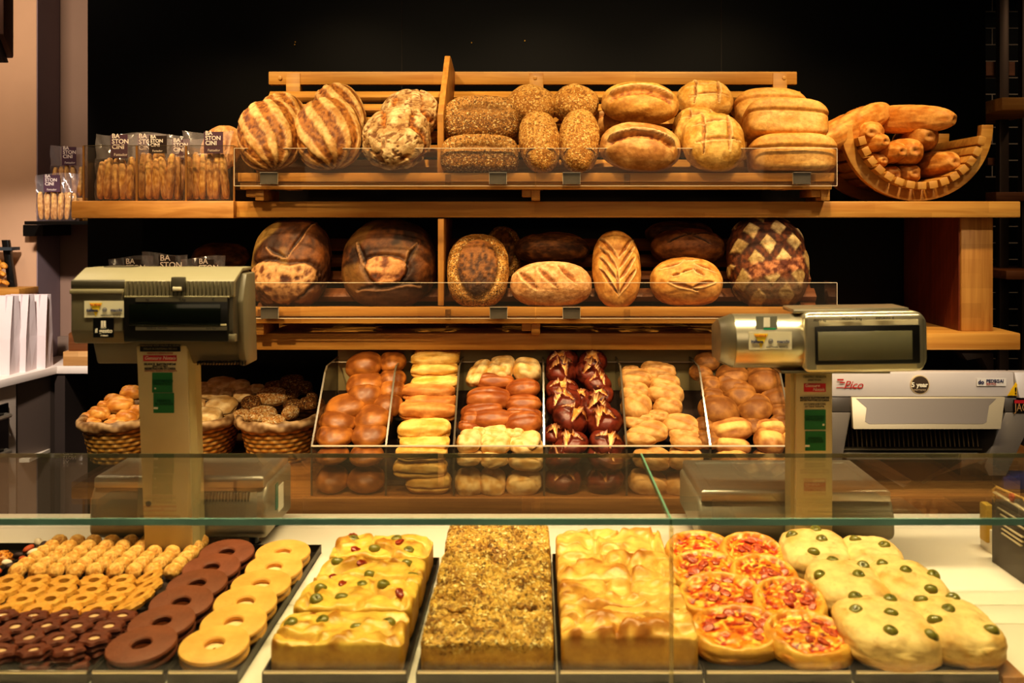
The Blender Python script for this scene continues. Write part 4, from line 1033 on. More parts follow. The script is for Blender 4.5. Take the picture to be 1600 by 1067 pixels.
for (xa, xb, lb) in ((112, 236, 'wicker basket of smooth brown buns, furthest left of the three'), (226, 358, 'wicker basket of square white rolls, partly hidden by the left scale column'), (360, 492, 'wicker basket of seeded rolls beside the acrylic bins')):
    x = (PX(xa, 3.05) + PX(xb, 3.05)) / 2; w = (PX(xb, 3.05) - PX(xa, 3.05)) / 2
    t = thing('bread_basket', lb, 'basket', (x, 3.17, ZW), 'wicker bread baskets')
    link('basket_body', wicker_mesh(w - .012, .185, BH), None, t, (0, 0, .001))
    link('braided_rim', rim_mesh(w - .012, .185, BH), None, t)
    M().cyl((x, 3.17, ZW + .05), (x, 3.17, ZW + .052), w * .72, n=24).build('basket_lining', mat('lining', '#3a2412', rough=.8), t)
def dbas(py): return 3.02 + (690 - py) * .0029 if py < 690 else 3.02
def bfill(name, cat, kind, where, rows, crop, fn, mt, key, k=2.4, tilt=25, asp=.75, group=None, n=16):
    ox, oy, sc_ = crop
    for row, lst in rows.items():
        for i, (x, y, w, h, yw) in enumerate(lst):
            px, py = ox + x * sc_, oy + y * sc_; d = dbas(py)
            hw = w * sc_ * d / F / 2 * 1.04; hp = h * sc_ * d / F / 2 * 1.04
            ps = (ORD[i] + ' from the left ' if len(lst) > 1 else 'alone ')
            roll(name, f'{kind}, {ps}in the {row} of the {where}', cat, group, P(px, py, d), hw, min(hw * asp, .06), hp * .85, fn, mt, n=n, k=k, seed=i + len(row), rot=(R(tilt + rr(6)), 0, R(yw)), key=key)
K1 = (100, 560, .281); K2 = (290, 560, .15)
bfill('smooth_bun', 'bun', 'smooth golden bun', 'leftmost wicker basket', {'front row': [(150, 362, 110, 60, 10), (280, 370, 130, 55, 0), (400, 372, 110, 60, 0)], 'second row': [(130, 330, 70, 70, 20), (192, 315, 135, 105, -20), (352, 328, 135, 92, -12), (275, 335, 60, 50, 0)], 'third row': [(312, 262, 150, 105, 8), (405, 290, 80, 70, 0)], 'back row': [(218, 257, 60, 48, 0), (272, 225, 90, 60, 0), (375, 195, 120, 100, 0)]},
      K1, f_bun('#b8782e', '#e0ae60', '#dba556', .002), GLOSSY, 'sb', tilt=25, asp=.7, group='smooth buns in the leftmost basket')
bfill('square_roll', 'roll', 'pale square roll', 'middle wicker basket', {'front row': [(-180, 640, 260, 180, 5), (40, 660, 250, 170, 5), (235, 615, 285, 190, -10)], 'second row': [(-40, 510, 260, 150, 8), (130, 492, 150, 150, 8), (372, 505, 320, 190, -12)], 'third row': [(90, 390, 190, 110, 0), (265, 372, 200, 120, 10), (425, 370, 160, 120, 0), (600, 400, 200, 140, 0)], 'top row': [(200, 300, 160, 90, 0), (370, 275, 290, 115, 5), (560, 300, 210, 150, 0), (620, 370, 180, 110, 0), (740, 330, 160, 110, 0)]},
      K2, f_flat('#c9a468', '#ecd5a6', '#d6ac68'), SOFT, 'sq', k=3., tilt=28, asp=.8, group='square rolls in the middle basket')
bfill('seeded_roll', 'roll', 'oat-topped roll', 'right wicker basket', {'front row': [(600, 610, 225, 175, 15), (800, 595, 300, 200, 25), (920, 660, 240, 130, 5), (1090, 575, 195, 195, 60)], 'second row': [(905, 402, 320, 165, 10)]},
      K2, f_seedroll, OAT, 'oat', tilt=32, asp=.7, group='seeded rolls in the right basket', n=20)
bfill('seeded_roll', 'roll', 'dark seeded roll', 'right wicker basket', {'middle row': [(690, 465, 210, 150, 0), (1120, 500, 200, 160, 0), (1280, 480, 190, 180, 0)], 'upper row': [(930, 300, 220, 110, 0), (1110, 370, 160, 130, 0), (1240, 320, 170, 200, 0)], 'top row': [(1110, 250, 250, 130, 0), (1320, 420, 120, 180, 0)]},
      K2, f_seeddark, SEEDED, 'sdk', tilt=30, asp=.8, group='seeded rolls in the right basket', n=20)

# ================================================================== breadsticks
STICK = crust('breadstick_crust', rough=.6, bump=.35, bscale=200, speck=.16)
def stick_mesh(seed, L=.155, r=.0112):
    def fn(u, q, s):
        n = fbm(u * np.array([1, 1, 3]), 2.2, s, 4); return .0016 * n, cmix(C('#b8843c'), C('#e8c07c'), ss(-.4, .4, n + .35 * q[:, 2]))
    return blob('breadstick', (r, r, L / 2), fn, n=10, k=3.4, flat=1., material=STICK, seed=seed)
STK = [stick_mesh(s) for s in range(4)]
FILM = glass('bag_film', tint=(.97, .95, .96), ior=1.4, refl=.9, rough=.12, haze=.05, haze_col=(.75, .68, .7))
FILMH = glass('bag_film_header', tint=(.94, .9, .92), ior=1.5, refl=1., rough=.15, haze=.16, haze_col=(.8, .72, .75))
LABELM = mat('plum_label', '#55394a', rough=.5)
LABELD = mat('dark_label', '#2b1a14', rough=.5)
INK = mat('label_ink', '#f0e2d8', rough=.6)
def film_bag(t, x, y, z0, w, dp, h, hs, lean=0., seed=0):
    """clear bag: a body around the sticks and a crumpled flat header"""
    rnd = random.Random(seed)
    def body(u, v):
        a = 2 * math.pi * u; c_, s_ = math.cos(a), math.sin(a); e = .45
        sx = math.copysign(abs(c_) ** e, c_); sy = math.copysign(abs(s_) ** e, s_)
        j = .0035 * math.sin(a * 5 + v * 9 + seed) + .002 * math.sin(a * 11 + seed * 2 - v * 14)
        return (x + (w / 2 + j) * sx + lean * v, y + (dp / 2 + j) * sy * (1 - .25 * max(0, v - .8) / .2), z0 + hs * v)
    M().grid(36, 10, body, cu=True).build('bag_film', FILM, t, smooth=True)
    hh = h - hs
    def head(u, v):
        dx = (u - .5) * w * (1.02 + .12 * v); wv = .008 * math.sin(u * 9 + seed) * (1 - v * .3) + .004 * math.sin(u * 23 + v * 7 + seed)
        return (x + dx + lean * (1 + v * .4), y - dp * .3 * (1 - v) + wv, z0 + hs * .99 + hh * v + .006 * math.sin(u * 4 + seed * 3) * v)
    M().grid(18, 8, head).build('bag_header', FILMH, t, smooth=True)
def stick_bag(label, px, pz_, w, h, d, n, dark=False, hs=None, seed=0, group='bags of breadsticks', lab=True, zt=None, labx=.15):
    x = PX(px, d); z0 = pz_
    t = thing('breadstick_bag', label, 'bag of breadsticks', (x, d, z0), group)
    hs = hs or h * .62; dp = .055; rnd = random.Random(seed)
    for i in range(n):
        row = i % 2
        u = (i + .5) / n
        L = hs * rnd.uniform(.90, 1.03) * (1 if row else .98)
        o = link('breadstick', STK[i % 4], None, t, ((u - .5) * (w - .022), (-.014 if row == 0 else .012) + rnd.uniform(-.003, .003), L / 2 + .004), (R(rnd.uniform(-2, 2)), R(rnd.uniform(-6, 6)), rnd.uniform(0, 6)))
        o.scale = (1, 1, L / .155)
    film_bag(t, x, d, z0, w, dp, h, hs, seed=seed)
    if lab:
        lw, lh = w * .42, (h - hs) * .92
        lx = x + w * labx; zc = z0 + hs + lh * .50; y = d - .034
        lm = M().box(lx - lw / 2, lx + lw / 2, y, y + .0006, zc - lh / 2, zc + lh / 2).build('paper_label', LABELD if dark else LABELM, t)
        s_ = lh * .27
        text('lettering', 'BA\nSTON\nCINI', s_, INK, lm, (lx - lw * .42, y - .001, zc + lh * .20), align='LEFT', bold=.0004)
        text('lettering', 'Fattador', s_ * .62, INK, lm, (lx - lw * .30, y - .001, zc - lh * .36), align='LEFT')
    return t
zb = UPZ1 + .003
D1 = 3.04
stick_bag('clear bag of breadsticks at the outer end of the acrylic bin, plum label upright', 184, zb, .122, .205, D1, 9, hs=.128, seed=1)
stick_bag('clear bag of breadsticks in the middle of the acrylic bin, dark label folded over', 250, zb, .128, .200, D1, 10, True, hs=.142, seed=2, labx=.05)
stick_bag('clear bag of breadsticks next to the striped loaves, plum label creased', 325, zb, .138, .213, D1, 11, hs=.142, seed=3, labx=.2)
stick_bag('second-row clear bag of breadsticks showing above the first and middle bags', 222, zb, .13, .215, 3.15, 8, hs=.13, seed=4, labx=.2)
stick_bag('second-row clear bag of breadsticks showing above the middle and last bags', 282, zb, .13, .20, 3.15, 8, hs=.13, seed=5, labx=.1)
# bags on the black wall shelf in the side room
zs = PZ(345.5, 4.3) + .001
stick_bag('clear bag of breadsticks on the thin black shelf, in front and lower', 90, zs, .17, .205, 4.34, 10, hs=.125, seed=6, group='breadstick bags on the black shelf', labx=-.05)
stick_bag('clear bag of breadsticks on the thin black shelf, behind on a wooden block', 108, zs + .105, .155, .235, 4.52, 9, hs=.145, seed=7, group='breadstick bags on the black shelf', labx=.1)
t = thing('wooden_block', 'small wooden block raising the rear breadstick bag on the black shelf', 'block', (PX(108, 4.5), 4.52, zs))
M().box(PX(86, 4.5), PX(140, 4.5), 4.44, 4.62, zs, zs + .103).build('block_body', BEECH, t, bevel=.003)
# lower plank, behind the left scale
for i, (px, lab_) in enumerate(((205, 'breadstick bag on the lower plank peeking over the left scale, at its outer end'), (258, 'breadstick bag on the lower plank peeking over the middle of the left scale'), (318, 'breadstick bag on the lower plank peeking over the inner end of the left scale'))):
    stick_bag(lab_, px, LPZ1 + .002, .12, .222 + .012 * (i == 1), 3.1, 8, True, hs=.13, seed=10 + i, group='breadstick bags on the lower plank')
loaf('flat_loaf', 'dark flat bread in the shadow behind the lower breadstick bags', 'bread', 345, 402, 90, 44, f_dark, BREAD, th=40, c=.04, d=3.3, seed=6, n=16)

# acrylic bin round the breadstick bags
t = thing('breadstick_bin', 'low clear acrylic bin with dividers round the breadstick bags', 'acrylic bin', (PX(245, 3.0), 3.1, UPZ1))
x0, x1 = PX(131, 2.975), PX(366, 2.975); zt_ = PZ(228, 2.975)
fpn = M().box(x0, x1, 2.973, 2.976, UPZ1 + .001, zt_).build('front_panel', ACRYL, t)
M().box(x0, x1, 2.9725, 2.9765, zt_, zt_ + .0016).build('panel_edge', mat('acrylic_edge_dim', '#c9b79a'), fpn)
for px in (131, 214, 291, 366):
    x = PX(px, 2.975); q = M().box(x - .0015, x + .0015, 2.977, 3.25, UPZ1 + .001, zt_).build('divider', ACRYL, t)
    M().box(x - .0028, x + .0028, 2.972, 2.9768, UPZ1 + .001, zt_).build('divider_edge', mat('divider_brown', '#8a6238', rough=.2), q)
# ================================================================== trays
YF, ZT = 1.345, ZC + .004
def tray(x0, x1, y0, y1, label, h=.016):
    t = thing('baking_tray', label, 'tray', ((x0 + x1) / 2, (y0 + y1) / 2, ZC), 'shallow metal trays on the white counter')
    w = .002
    M().box(x0, x1, y0, y1, ZC + .0005, ZC + .003).build('tray_floor', TRAYIN, t)
    m = M()
    # one folded rim: outer and inner loops
    o = [(x0, y0), (x1, y0), (x1, y1), (x0, y1)]; i_ = [(x0 + w, y0 + w), (x1 - w, y0 + w), (x1 - w, y1 - w), (x0 + w, y1 - w)]
    vs = [(*p, ZC + .001) for p in o] + [(*p, ZC + h) for p in o] + [(*p, ZC + h) for p in i_] + [(*p, ZC + .001) for p in i_]
    fs = []
    for a in range(3):
        for k in range(4): fs.append((a * 4 + k, a * 4 + (k + 1) % 4, a * 4 + 4 + (k + 1) % 4, a * 4 + 4 + k))
    fs += [(12 + k, 12 + (k + 1) % 4, (k + 1) % 4, k) for k in range(4)]
    m.add(vs, fs).build('tray_rim', TRAYM, t)
    M().tube([(x0 + .002, y0 + .0005, ZC + h), (x1 - .002, y0 + .0005, ZC + h)], .0024, 8).build('rolled_lip', mat('tray_lip', '#d9c8a8', rough=.3, metal=1.), t, smooth=True)
    return t
tray(-.93, -.603, 1.345, 1.514, 'dark tray of chocolate flower cookies at the front')
tray(-.93, -.603, 1.519, 1.87, 'dark tray of yellow ring cookies and small round amaretti')
tray(-.599, -.500, 1.345, 1.87, 'narrow dark tray of brown ring biscuits')
tray(-.496, -.400, 1.345, 1.87, 'narrow dark tray of golden ring biscuits')
tray(-.368, -.172, 1.345, 1.80, 'tray under the focaccia with olives and tomato')
tray(-.160, .030, 1.345, 1.86, 'tray under the nut-crumble focaccia')
tray(.033, .228, 1.345, 1.82, 'tray under the plain golden focaccia')
tray(.231, .429, 1.345, 1.84, 'tray under the small pizzas')
tray(.433, .628, 1.345, 1.84, 'tray under the olive breads')
tray(-1.25, -.94, 1.60, 1.88, 'dark tray of almond sweets at the far end of the counter')
t = thing('wooden_board', 'thin brown wooden board beside the olive breads', 'board', (.645, 1.6, ZC))
M().box(.6305, .662, 1.34, 1.845, ZC + .0005, ZC + .012).build('board_body', wood('board_wood', '#b5803f', '#94622c', scale=(30, 1.5, 30)), t, bevel=.002)

# ================================================================== focaccia
FOC = crust('focaccia_crust', rough=.42, coat=.15, bump=.3, bscale=130, speck=.14)
NUTC = crust('nut_crust', rough=.55, bump=1., seeds=.75, seedscale=190, seedcols=['#7a5420', '#d9b058', '#e6c878', '#b08030', '#f0dc9c', '#4a3014', '#d2a44c'])
def f_foc(bump=1., a='#9c5f1c', b='#d6a548', side='#cfa24a', cell=5.):
    def fn(u, q, s):
        p = np.stack([q[:, 0] * 1.5, q[:, 1], q[:, 2] * .3], 1)
        n = fbm(p, 1.7, s, 2); n2 = fbm(p, 5, s + 4, 3); dim = ridge(p, 1.3, s + 8, 1)
        top = ss(.5, .9, q[:, 2])
        hgt = (.95 * n + .12 * n2 - .8 * ss(.84, 1., dim)) * ss(.55, .98, q[:, 2]) * (.25 + .75 * ss(1., .78, np.abs(q[:, 1])))
        col = cmix(C(b), C(a), ss(.0, .6, n + .5 * n2)); col = cmix(col, C('#e4c06c'), ss(-.15, -.6, hgt)); col = cmix(col, C('#8f5818'), ss(.9, 1., dim) * .4 * top)
        col = cmix(C(side), col, ss(.2, .8, q[:, 2]))
        fr = ss(-.2, -.7, q[:, 2]); col = cmix(col, C('#b98a38'), fr * .6)
        return .017 * bump * hgt + .0015 * n2, col
    return fn
def f_nut(u, q, s):
    d, col = f_foc(1., '#94651f', '#d9b052')(u, q, s)
    top = ss(.25, .7, q[:, 2] + .35 * vn(q, 4, s))
    n3 = vn(q * np.array([1.5, 1, .6]), 16, s + 3)
    pt = ss(.15, .5, fbm(q * np.array([1.5, 1, .5]), 3.2, s + 21, 3)) * top
    col = cmix(col, C('#6b4416'), pt * .75)
    return d + .004 * n3 * top - .004 * pt, np.hstack([col, (top * (1 - .55 * pt))[:, None]])
OLIVE = mat('green_olive', '#4d4a1c', rough=.28, noise=.4, nscale=60, coat=.3)
OLIVED = mat('olive_hole', '#1c1a0c', rough=.5)
TOM = mat('tomato_red', '#9c2a12', rough=.35, noise=.35, nscale=70, coat=.3)
_olv = {}
def olive_mesh():
    if 'o' in _olv: return _olv['o']
    me = blob('olive', (.0112, .0105, .0095), lambda u, q, s: (-.0035 * np.exp(-((u[:, 0]**2 + u[:, 1]**2) / .12)) * (u[:, 2] > 0), cmix(C('#74702c'), C('#2e2a10'), np.exp(-((u[:, 0]**2 + u[:, 1]**2) / .10)) * (u[:, 2] > 0))), n=8, k=2, flat=1., material=crust('olive_skin', rough=.3, coat=.3, bump=.05, speck=.05))
    _olv['o'] = me; return me
def tom_mesh():
    if 't' in _olv: return _olv['t']
    me = blob('tomato_piece', (.0095, .0065, .004), lambda u, q, s: (.0015 * fbm(u, 3, 3), cmix(C('#6b1c0c'), C('#a84420'), ss(-.3, .3, fbm(u, 4, 5)))), n=8, k=2.5, flat=1., material=crust('tomato_skin', rough=.3, coat=.3, bump=.05, speck=.05))
    _olv['t'] = me; return me
def top_z(o, x, y):
    """height of a bread's upper surface at local x, y"""
    best, bz = 9, 0
    for v in o.data.vertices:
        if v.co.z > 0:
            d = (v.co.x - x) ** 2 + (v.co.y - y) ** 2
            if d < best: best, bz = d, v.co.z
    return bz
def slab(name, label, cat, group, x0, x1, y0, y1, z0, h, fn, mt, seed, n=46, tilt=0.):
    me = blob(name, ((x1 - x0) / 2, (y1 - y0) / 2, h / 2), fn, n=n, k=9, flat=1., material=mt, seed=seed, zonly=True)
    o = link(name, me, None, None, ((x0 + x1) / 2, (y0 + y1) / 2, z0 + h / 2), (R(tilt), 0, R(rr(1.2))))
    return tag(o, label, cat, group)
def toppings(o, pts, mesh, name, sink=.004):
    for (x, y) in pts:
        z = top_z(o, x, y)
        link(name, mesh, None, o, (x, y, z - sink), (rr(.5), rr(.5), rr(3)))
rnd = random.Random(3)
ROW = ['front piece', 'second piece from the front', 'third piece from the front', 'rearmost piece']
ys = [1.352, 1.462, 1.572, 1.685, 1.79]
OPT = [[(-.072, .0), (-.03, .012), (.02, .004), (.062, .02)], [(-.06, .02), (-.02, -.02), (.035, .03), (.0, .035), (-.055, -.035)], [(-.06, .03), (.0, -.01), (.055, .035), (.07, -.02)], [(-.055, .02), (.02, .03), (-.01, -.02), (.05, -.03)]]
TPT = [[(-.05, .045)], [(.065, -.005), (-.03, .04)], [(-.02, .03), (.04, -.03), (-.055, -.02)], [(-.04, -.03), (.03, .0), (-.06, .04)]]
for i in range(4):
    o = slab('focaccia_slice', f'olive and tomato focaccia, {ROW[i]} on its tray', 'focaccia', 'focaccia with olives and tomato', -.362 + .004 * i, -.180, ys[i], ys[i + 1] - .003, ZT, .052 + .006 * (i % 2), f_foc(.85, '#a8721f', '#dab652', '#c59a40'), FOC, 201 + i, tilt=1.5)
    toppings(o, OPT[i], olive_mesh(), 'olive'); toppings(o, TPT[i], tom_mesh(), 'tomato_piece', .001)
ys2 = [1.352, 1.46, 1.575, 1.70, 1.85]
for i in range(4):
    o = slab('focaccia_slice', f'nut-crumble focaccia, {ROW[i]} on its tray', 'focaccia', 'nut-crumble focaccia', -.156, .027, ys2[i], ys2[i + 1] - .003, ZT, (.054, .06, .062, .066)[i], f_nut, NUTC, 211 + i, tilt=2)
ys3 = [1.352, 1.455, 1.56, 1.68, 1.80]
for i in range(4):
    o = slab('focaccia_slice', f'plain golden dimpled focaccia, {ROW[i]} on its tray', 'focaccia', 'plain golden focaccia', .037, .225, ys3[i], ys3[i + 1] - .003, ZT, (.062, .062, .064, .066)[i], f_foc(1.15, '#b0732a', '#e2b65e', '#cf9f45'), FOC, 221 + i, tilt=2)

# ================================================================== small pizzas
PIZ = crust('pizza_crust', rough=.4, coat=.2, bump=.45, bscale=110, speck=.12)
def f_pizza(u, q, s):
    n = fbm(u, 3, s, 4); n2 = fbm(u, 7, s + 4, 3); n3 = vn(u, 13, s + 9)
    r = np.hypot(q[:, 0], q[:, 1]) + .10 * n
    top = ss(.15, .4, q[:, 2]); inn = ss(.86, .72, r) * top
    rim = np.exp(-((r - .86) / .12) ** 2) * top
    sauce = cmix(C('#a8280c'), C('#e0861e'), ss(-.25, .25, n2 + .2 * n)); sauce = cmix(sauce, C('#eec25a'), ss(.15, .45, n3)); sauce = cmix(sauce, C('#7a180a'), ss(.3, .5, fbm(u, 9, s + 30, 2)))
    dough = cmix(C('#e0ae50'), C('#c8842e'), ss(-.2, .5, n))
    col = cmix(dough, sauce, inn)
    return .004 * n + .007 * rim - .003 * inn + .003 * n2 * inn, col
HAM = [blob('ham_piece', (.009, .007, .0025), lambda u, q, s: (.0012 * fbm(u, 3, s), cmix(C('#8f2a16'), C('#cf6a48'), ss(-.3, .3, fbm(u, 3, s + 4)))), n=6, k=3, flat=1., material=crust('ham_skin', rough=.35, coat=.2, bump=.1, speck=.08), seed=i) for i in range(2)]
PZ_ = [('front, left of the two', .290, 1.425, .072, .062, 10, 20), ('front, right of the two', .385, 1.405, .062, .060, 14, 22),
       ('second row, left of the two', .288, 1.535, .068, .062, 18, 20), ('second row, right of the two', .388, 1.515, .055, .06, 20, 18),
       ('third row, left of the two', .282, 1.645, .062, .058, 18, 18), ('third row, right of the two', .375, 1.625, .056, .056, 20, 18),
       ('back row, left of the two', .290, 1.745, .062, .058, 20, 14), ('back row, right of the two', .380, 1.735, .058, .058, 22, 14)]
for i, (w_, x, y, rx, ry, th, nh) in enumerate(PZ_):
    me = blob('small_pizza', (rx, ry, .019), f_pizza, n=34, k=2.35, flat=.7, material=PIZ, seed=301 + i * 3)
    o = link('small_pizza', me, None, None, (x, y, ZT + .026 + .006 * (i > 1)), (R(th * .8), R(rr(4)), R(rr(20))))
    tag(o, f'small tomato and ham pizza in the {w_}', 'pizza', 'small pizzas on their tray')
    rn = random.Random(i)
    for k in range(9):
        a = rn.uniform(0, 6.28); r_ = math.sqrt(rn.random()) * .62
        px_, py_ = rx * r_ * math.cos(a), ry * r_ * math.sin(a)
        link('ham_piece', HAM[k % 2], None, o, (px_, py_, top_z(o, px_, py_) + .0005), (rn.uniform(-.4, .4), rn.uniform(-.4, .4), rn.uniform(0, 6)))

# ================================================================== olive breads
OLB = crust('olive_bread', rough=.55, bump=.25, bscale=120, speck=.12)
def f_olb(u, q, s):
    n = fbm(u, 2.2, s, 4); n2 = fbm(u, 7, s + 3, 3)
    col = cmix(C('#e2c584'), C('#cda45a'), ss(-.1, .6, n + .3 * n2)); col = cmix(col, C('#b98a3e'), ss(.1, -.3, q[:, 2]) * .7); col = cmix(col, C('#8a7a3a'), ss(.35, .6, n2) * .5)
    return .005 * n + .0012 * n2, col
OB = [('front one beside the pizzas, five olives on top', .500, 1.415, .070, .078, .034, 7, [(-.03, .05), (.02, .048), (-.042, .01), (.005, .0), (-.012, -.048), (.042, -.05)]),
      ('front one beside the wooden board, cut edge uneven', .598, 1.42, .058, .075, .032, 6, [(-.03, .045), (.02, .055), (-.005, .01), (-.035, -.02), (.032, -.045)]),
      ('middle one nearest the pizzas', .495, 1.575, .060, .072, .034, 9, [(-.01, .05), (.035, .035), (.012, -.01), (-.045, .0)]),
      ('middle one beside the wooden board', .592, 1.575, .054, .078, .032, 8, [(-.02, .05), (.0, .01), (.04, .0), (.01, -.05)]),
      ('rearmost one nearest the pizzas', .487, 1.73, .060, .075, .036, 9, [(-.035, .02), (.01, .045), (.012, .0), (-.01, -.045)]),
      ('rearmost one in front of the right scale', .580, 1.71, .050, .070, .032, 9, [(-.02, .03), (.02, .0)])]
for i, (w_, x, y, rx, ry, rz, th, pts) in enumerate(OB):
    me = blob('olive_bread', (rx, ry, rz), f_olb, n=34, k=3.0, flat=.8, material=OLB, seed=321 + i)
    o = link('olive_bread', me, None, None, (x, y, ZT + .034), (R(th * .6), R(rr(3)), R(rr(6))))
    tag(o, f'pale olive bread, {w_}', 'olive bread', 'olive breads on their tray')
    toppings(o, pts, olive_mesh(), 'olive', .003)

# ================================================================== ring biscuits
def ring_lathe(name, ro, ri, h, mt, parent, z, rough=0.):
    b = h * .42
    prof = [(ri, b * .6), (ri + b * .5, 0), (ro - b, 0), (ro - b * .3, b * .35), (ro, h * .5), (ro - b * .3, h - b * .35), (ro - b, h), (ri + b * .6, h), (ri, h - b * .6)]
    o = M().lathe([(r, zz + z) for r, zz in prof], 44, closed=True).build(name, mt, parent, smooth=True, local=True)
    return o
CHOC = mat('cocoa_biscuit', '#7a4226', rough=.62, noise=.22, nscale=40, bump=.35, bscale=160)
GOLD = mat('golden_biscuit', '#dfae58', rough=.6, noise=.16, nscale=35, bump=.3, bscale=160, col2='#cf9642')
JAM = mat('jam', '#4a2410', rough=.12, coat=.5)
CREAM = mat('cream_filling', '#e6c48c', rough=.5)
def big_ring(top, bot):
    t = thing('ring_biscuit', 'x', 'biscuit')
    ring_lathe('bottom_biscuit', .0475, .013, .008, bot, t, 0)
    M().lathe([(.0455, .0078), (.0455, .0118), (.002, .0118), (.002, .0078)], 32, closed=True).build('filling', JAM if top is CHOC else CREAM, t, local=True, smooth=True)
    ring_lathe('top_biscuit', .0485, .0135, .009, top, t, .0115)
    return t
pc, pg = big_ring(CHOC, CHOC), big_ring(GOLD, GOLD)
for kind, proto, x, grp in (('brown cocoa', pc, -.5495, 'cocoa ring biscuits on their tray'), ('golden', pg, -.447, 'golden ring biscuits on their tray')):
    for i in range(6):
        o = proto if i == 0 else dup(proto)
        y = 1.398 + i * .0765
        o.location = (x + rr(.003), y, ZC + .0145); o.rotation_euler = (R(9.5 + rr(1.5)), R(rr(2.5)), rr(.25))
        tag(o, f'{kind} ring biscuit sandwich with round hole, {ORD[i]} from the front on its tray', 'biscuit', grp)

# ================================================================== chocolate flower cookies, yellow ring cookies, amaretti
def flower(name, ro, ri, h, lobes, amp, mt, parent, z):
    prof = [(ri, h * .35), (ri + (ro - ri) * .3, 0), (ro * .86, 0), (ro, h * .45), (ro * .9, h * .9), ((ro + ri) / 2, h * 1.05), (ri * 1.15, h * .85)]
    m = M(); n = 48; vs = []; k = len(prof)
    for i in range(n):
        a = 2 * math.pi * i / n
        for r, zz in prof:
            w = (r - ri) / (ro - ri)
            q = r * (1 + amp * max(0, w) * math.cos(lobes * a)); vs.append((q * math.cos(a), q * math.sin(a), zz + z))
    fs = [(i * k + j, ((i + 1) % n) * k + j, ((i + 1) % n) * k + (j + 1) % k, i * k + (j + 1) % k) for i in range(n) for j in range(k)]
    return m.add(vs, fs).build(name, mt, parent, smooth=True, local=True)
COCOA2 = mat('cocoa_cookie', '#6a3018', rough=.55, noise=.3, nscale=60, bump=.4, bscale=180)
WJAM = mat('white_filling', '#d8b48a', rough=.15, coat=.4)
def star():
    t = thing('flower_cookie', 'x', 'cookie')
    flower('bottom_cookie', .0215, .004, .007, 6, .12, COCOA2, t, 0)
    flower('top_cookie', .0215, .0075, .008, 6, .12, COCOA2, t, .0075)
    M().lathe([(.0085, .006), (.0085, .0115), (.004, .0135), (.0005, .0138), (.0005, .006)], 20, closed=True).build('filling', WJAM, t, local=True, smooth=True)
    return t
ps = star(); first = True
rows = [(1.372, [-.628, -.674, -.72, -.766, -.812]), (1.413, [-.622, -.668, -.714, -.76, -.806, -.852]), (1.454, [-.616, -.662, -.708, -.754, -.80, -.846]), (1.493, [-.613, -.657, -.703, -.749, -.795, -.841, -.887])]
rows = [(y, [x - .012 * (k == 0) - .004 for x in xs]) for k, (y, xs) in enumerate(rows)]
for lay in (0, 1):
    for r_, (y, xs) in enumerate(rows):
        if lay == 1 and False: continue
        for c_, x in enumerate(xs):
            if lay == 0 and c_ > 1: continue
            o = ps if first else dup(ps); first = False
            o.location = (x + rr(.002) + (.006 if lay == 0 else 0), y + rr(.002), ZC + .0045 + .017 * lay); o.rotation_euler = (R(rr(4)), R(rr(4)), rr(3))
            tag(o, f'chocolate flower cookie, {"upper" if lay else "lower"} layer, {("front", "second", "third", "back")[r_]} row, {ORD[c_]} from the ring-biscuit side', 'cookie', 'chocolate flower cookies')
# upper layer rests on a lower layer; hidden ones beyond the second column are left out
BASE = mat('cookie_paper', '#2a1a10', rough=.8)
t = thing('tray_paper', 'dark paper liner raising the chocolate flower cookies', 'tray liner', (-.80, 1.43, ZC))
M().box(-.92, -.70, 1.36, 1.508, ZC + .0035, ZC + .0205).build('paper_body', BASE, t)
YEL = mat('yellow_cookie', '#dca346', rough=.6, noise=.2, nscale=60, bump=.3, bscale=170, col2='#c4842c')
def ringc():
    t = thing('ring_cookie', 'x', 'cookie')
    flower('cookie_body', .0235, .0075, .0125, 9, .07, YEL, t, 0)
    return t
pr_ = ringc(); first = True
for r_, (y, x0, n) in enumerate(((1.546, -.630, 6), (1.588, -.625, 6), (1.630, -.628, 6), (1.670, -.640, 6))):
    for c_ in range(n):
        o = pr_ if first else dup(pr_); first = False
        x = x0 - c_ * .0475 - (.004 * (r_ % 2)); tl = (c_ == 0)
        o.location = (x + rr(.002), y + rr(.002), ZC + .012 + .007 * tl + .004 * r_ * 0); o.rotation_euler = (R(5 + rr(3)), R(-20 if tl else rr(4)), rr(.35))
        tag(o, f'yellow scalloped ring cookie, {("front", "second", "third", "back")[r_]} row, {ORD[c_]} from the cocoa biscuit side', 'cookie', 'yellow ring cookies')
t = thing('tray_paper', 'dark paper liner under the yellow ring cookies', 'tray liner', (-.77, 1.6, ZC))
M().box(-.92, -.61, 1.525, 1.865, ZC + .0035, ZC + .0075).build('paper_body', BASE, t)
AMA = crust('amaretto_crust', rough=.65, bump=.5, bscale=190, speck=.2)
def f_ama(u, q, s):
    n = fbm(u, 3, s, 4); c_ = ss(.82, .95, ridge(u, 2.6, s + 3, 2))
    return .0012 * n - .0012 * c_, cmix(cmix(C('#cf9842'), C('#e8bf70'), ss(-.4, .4, n)), C('#8f5a20'), c_ * .7)
AM = [blob('amaretto', (.0150, .0152, .0142), f_ama, n=12, k=2.15, flat=.4, material=AMA, seed=s) for s in range(5)]
for c_ in range(9):
    for r_ in range(6):
        x = -.622 - c_ * .0332 + rr(.0015); y = 1.712 + r_ * .0292
        o = link('amaretto', AM[(c_ * 3 + r_) % 5], None, None, (x, y, ZC + .021 + .0005 * r_), (R(28 + rr(6)), R(rr(6)), rr(.3)))
        tag(o, f'small domed amaretto, {ORD[c_]} row from the cocoa biscuits, {ORD[r_]} from the front', 'amaretto', 'small amaretti in leaning rows')
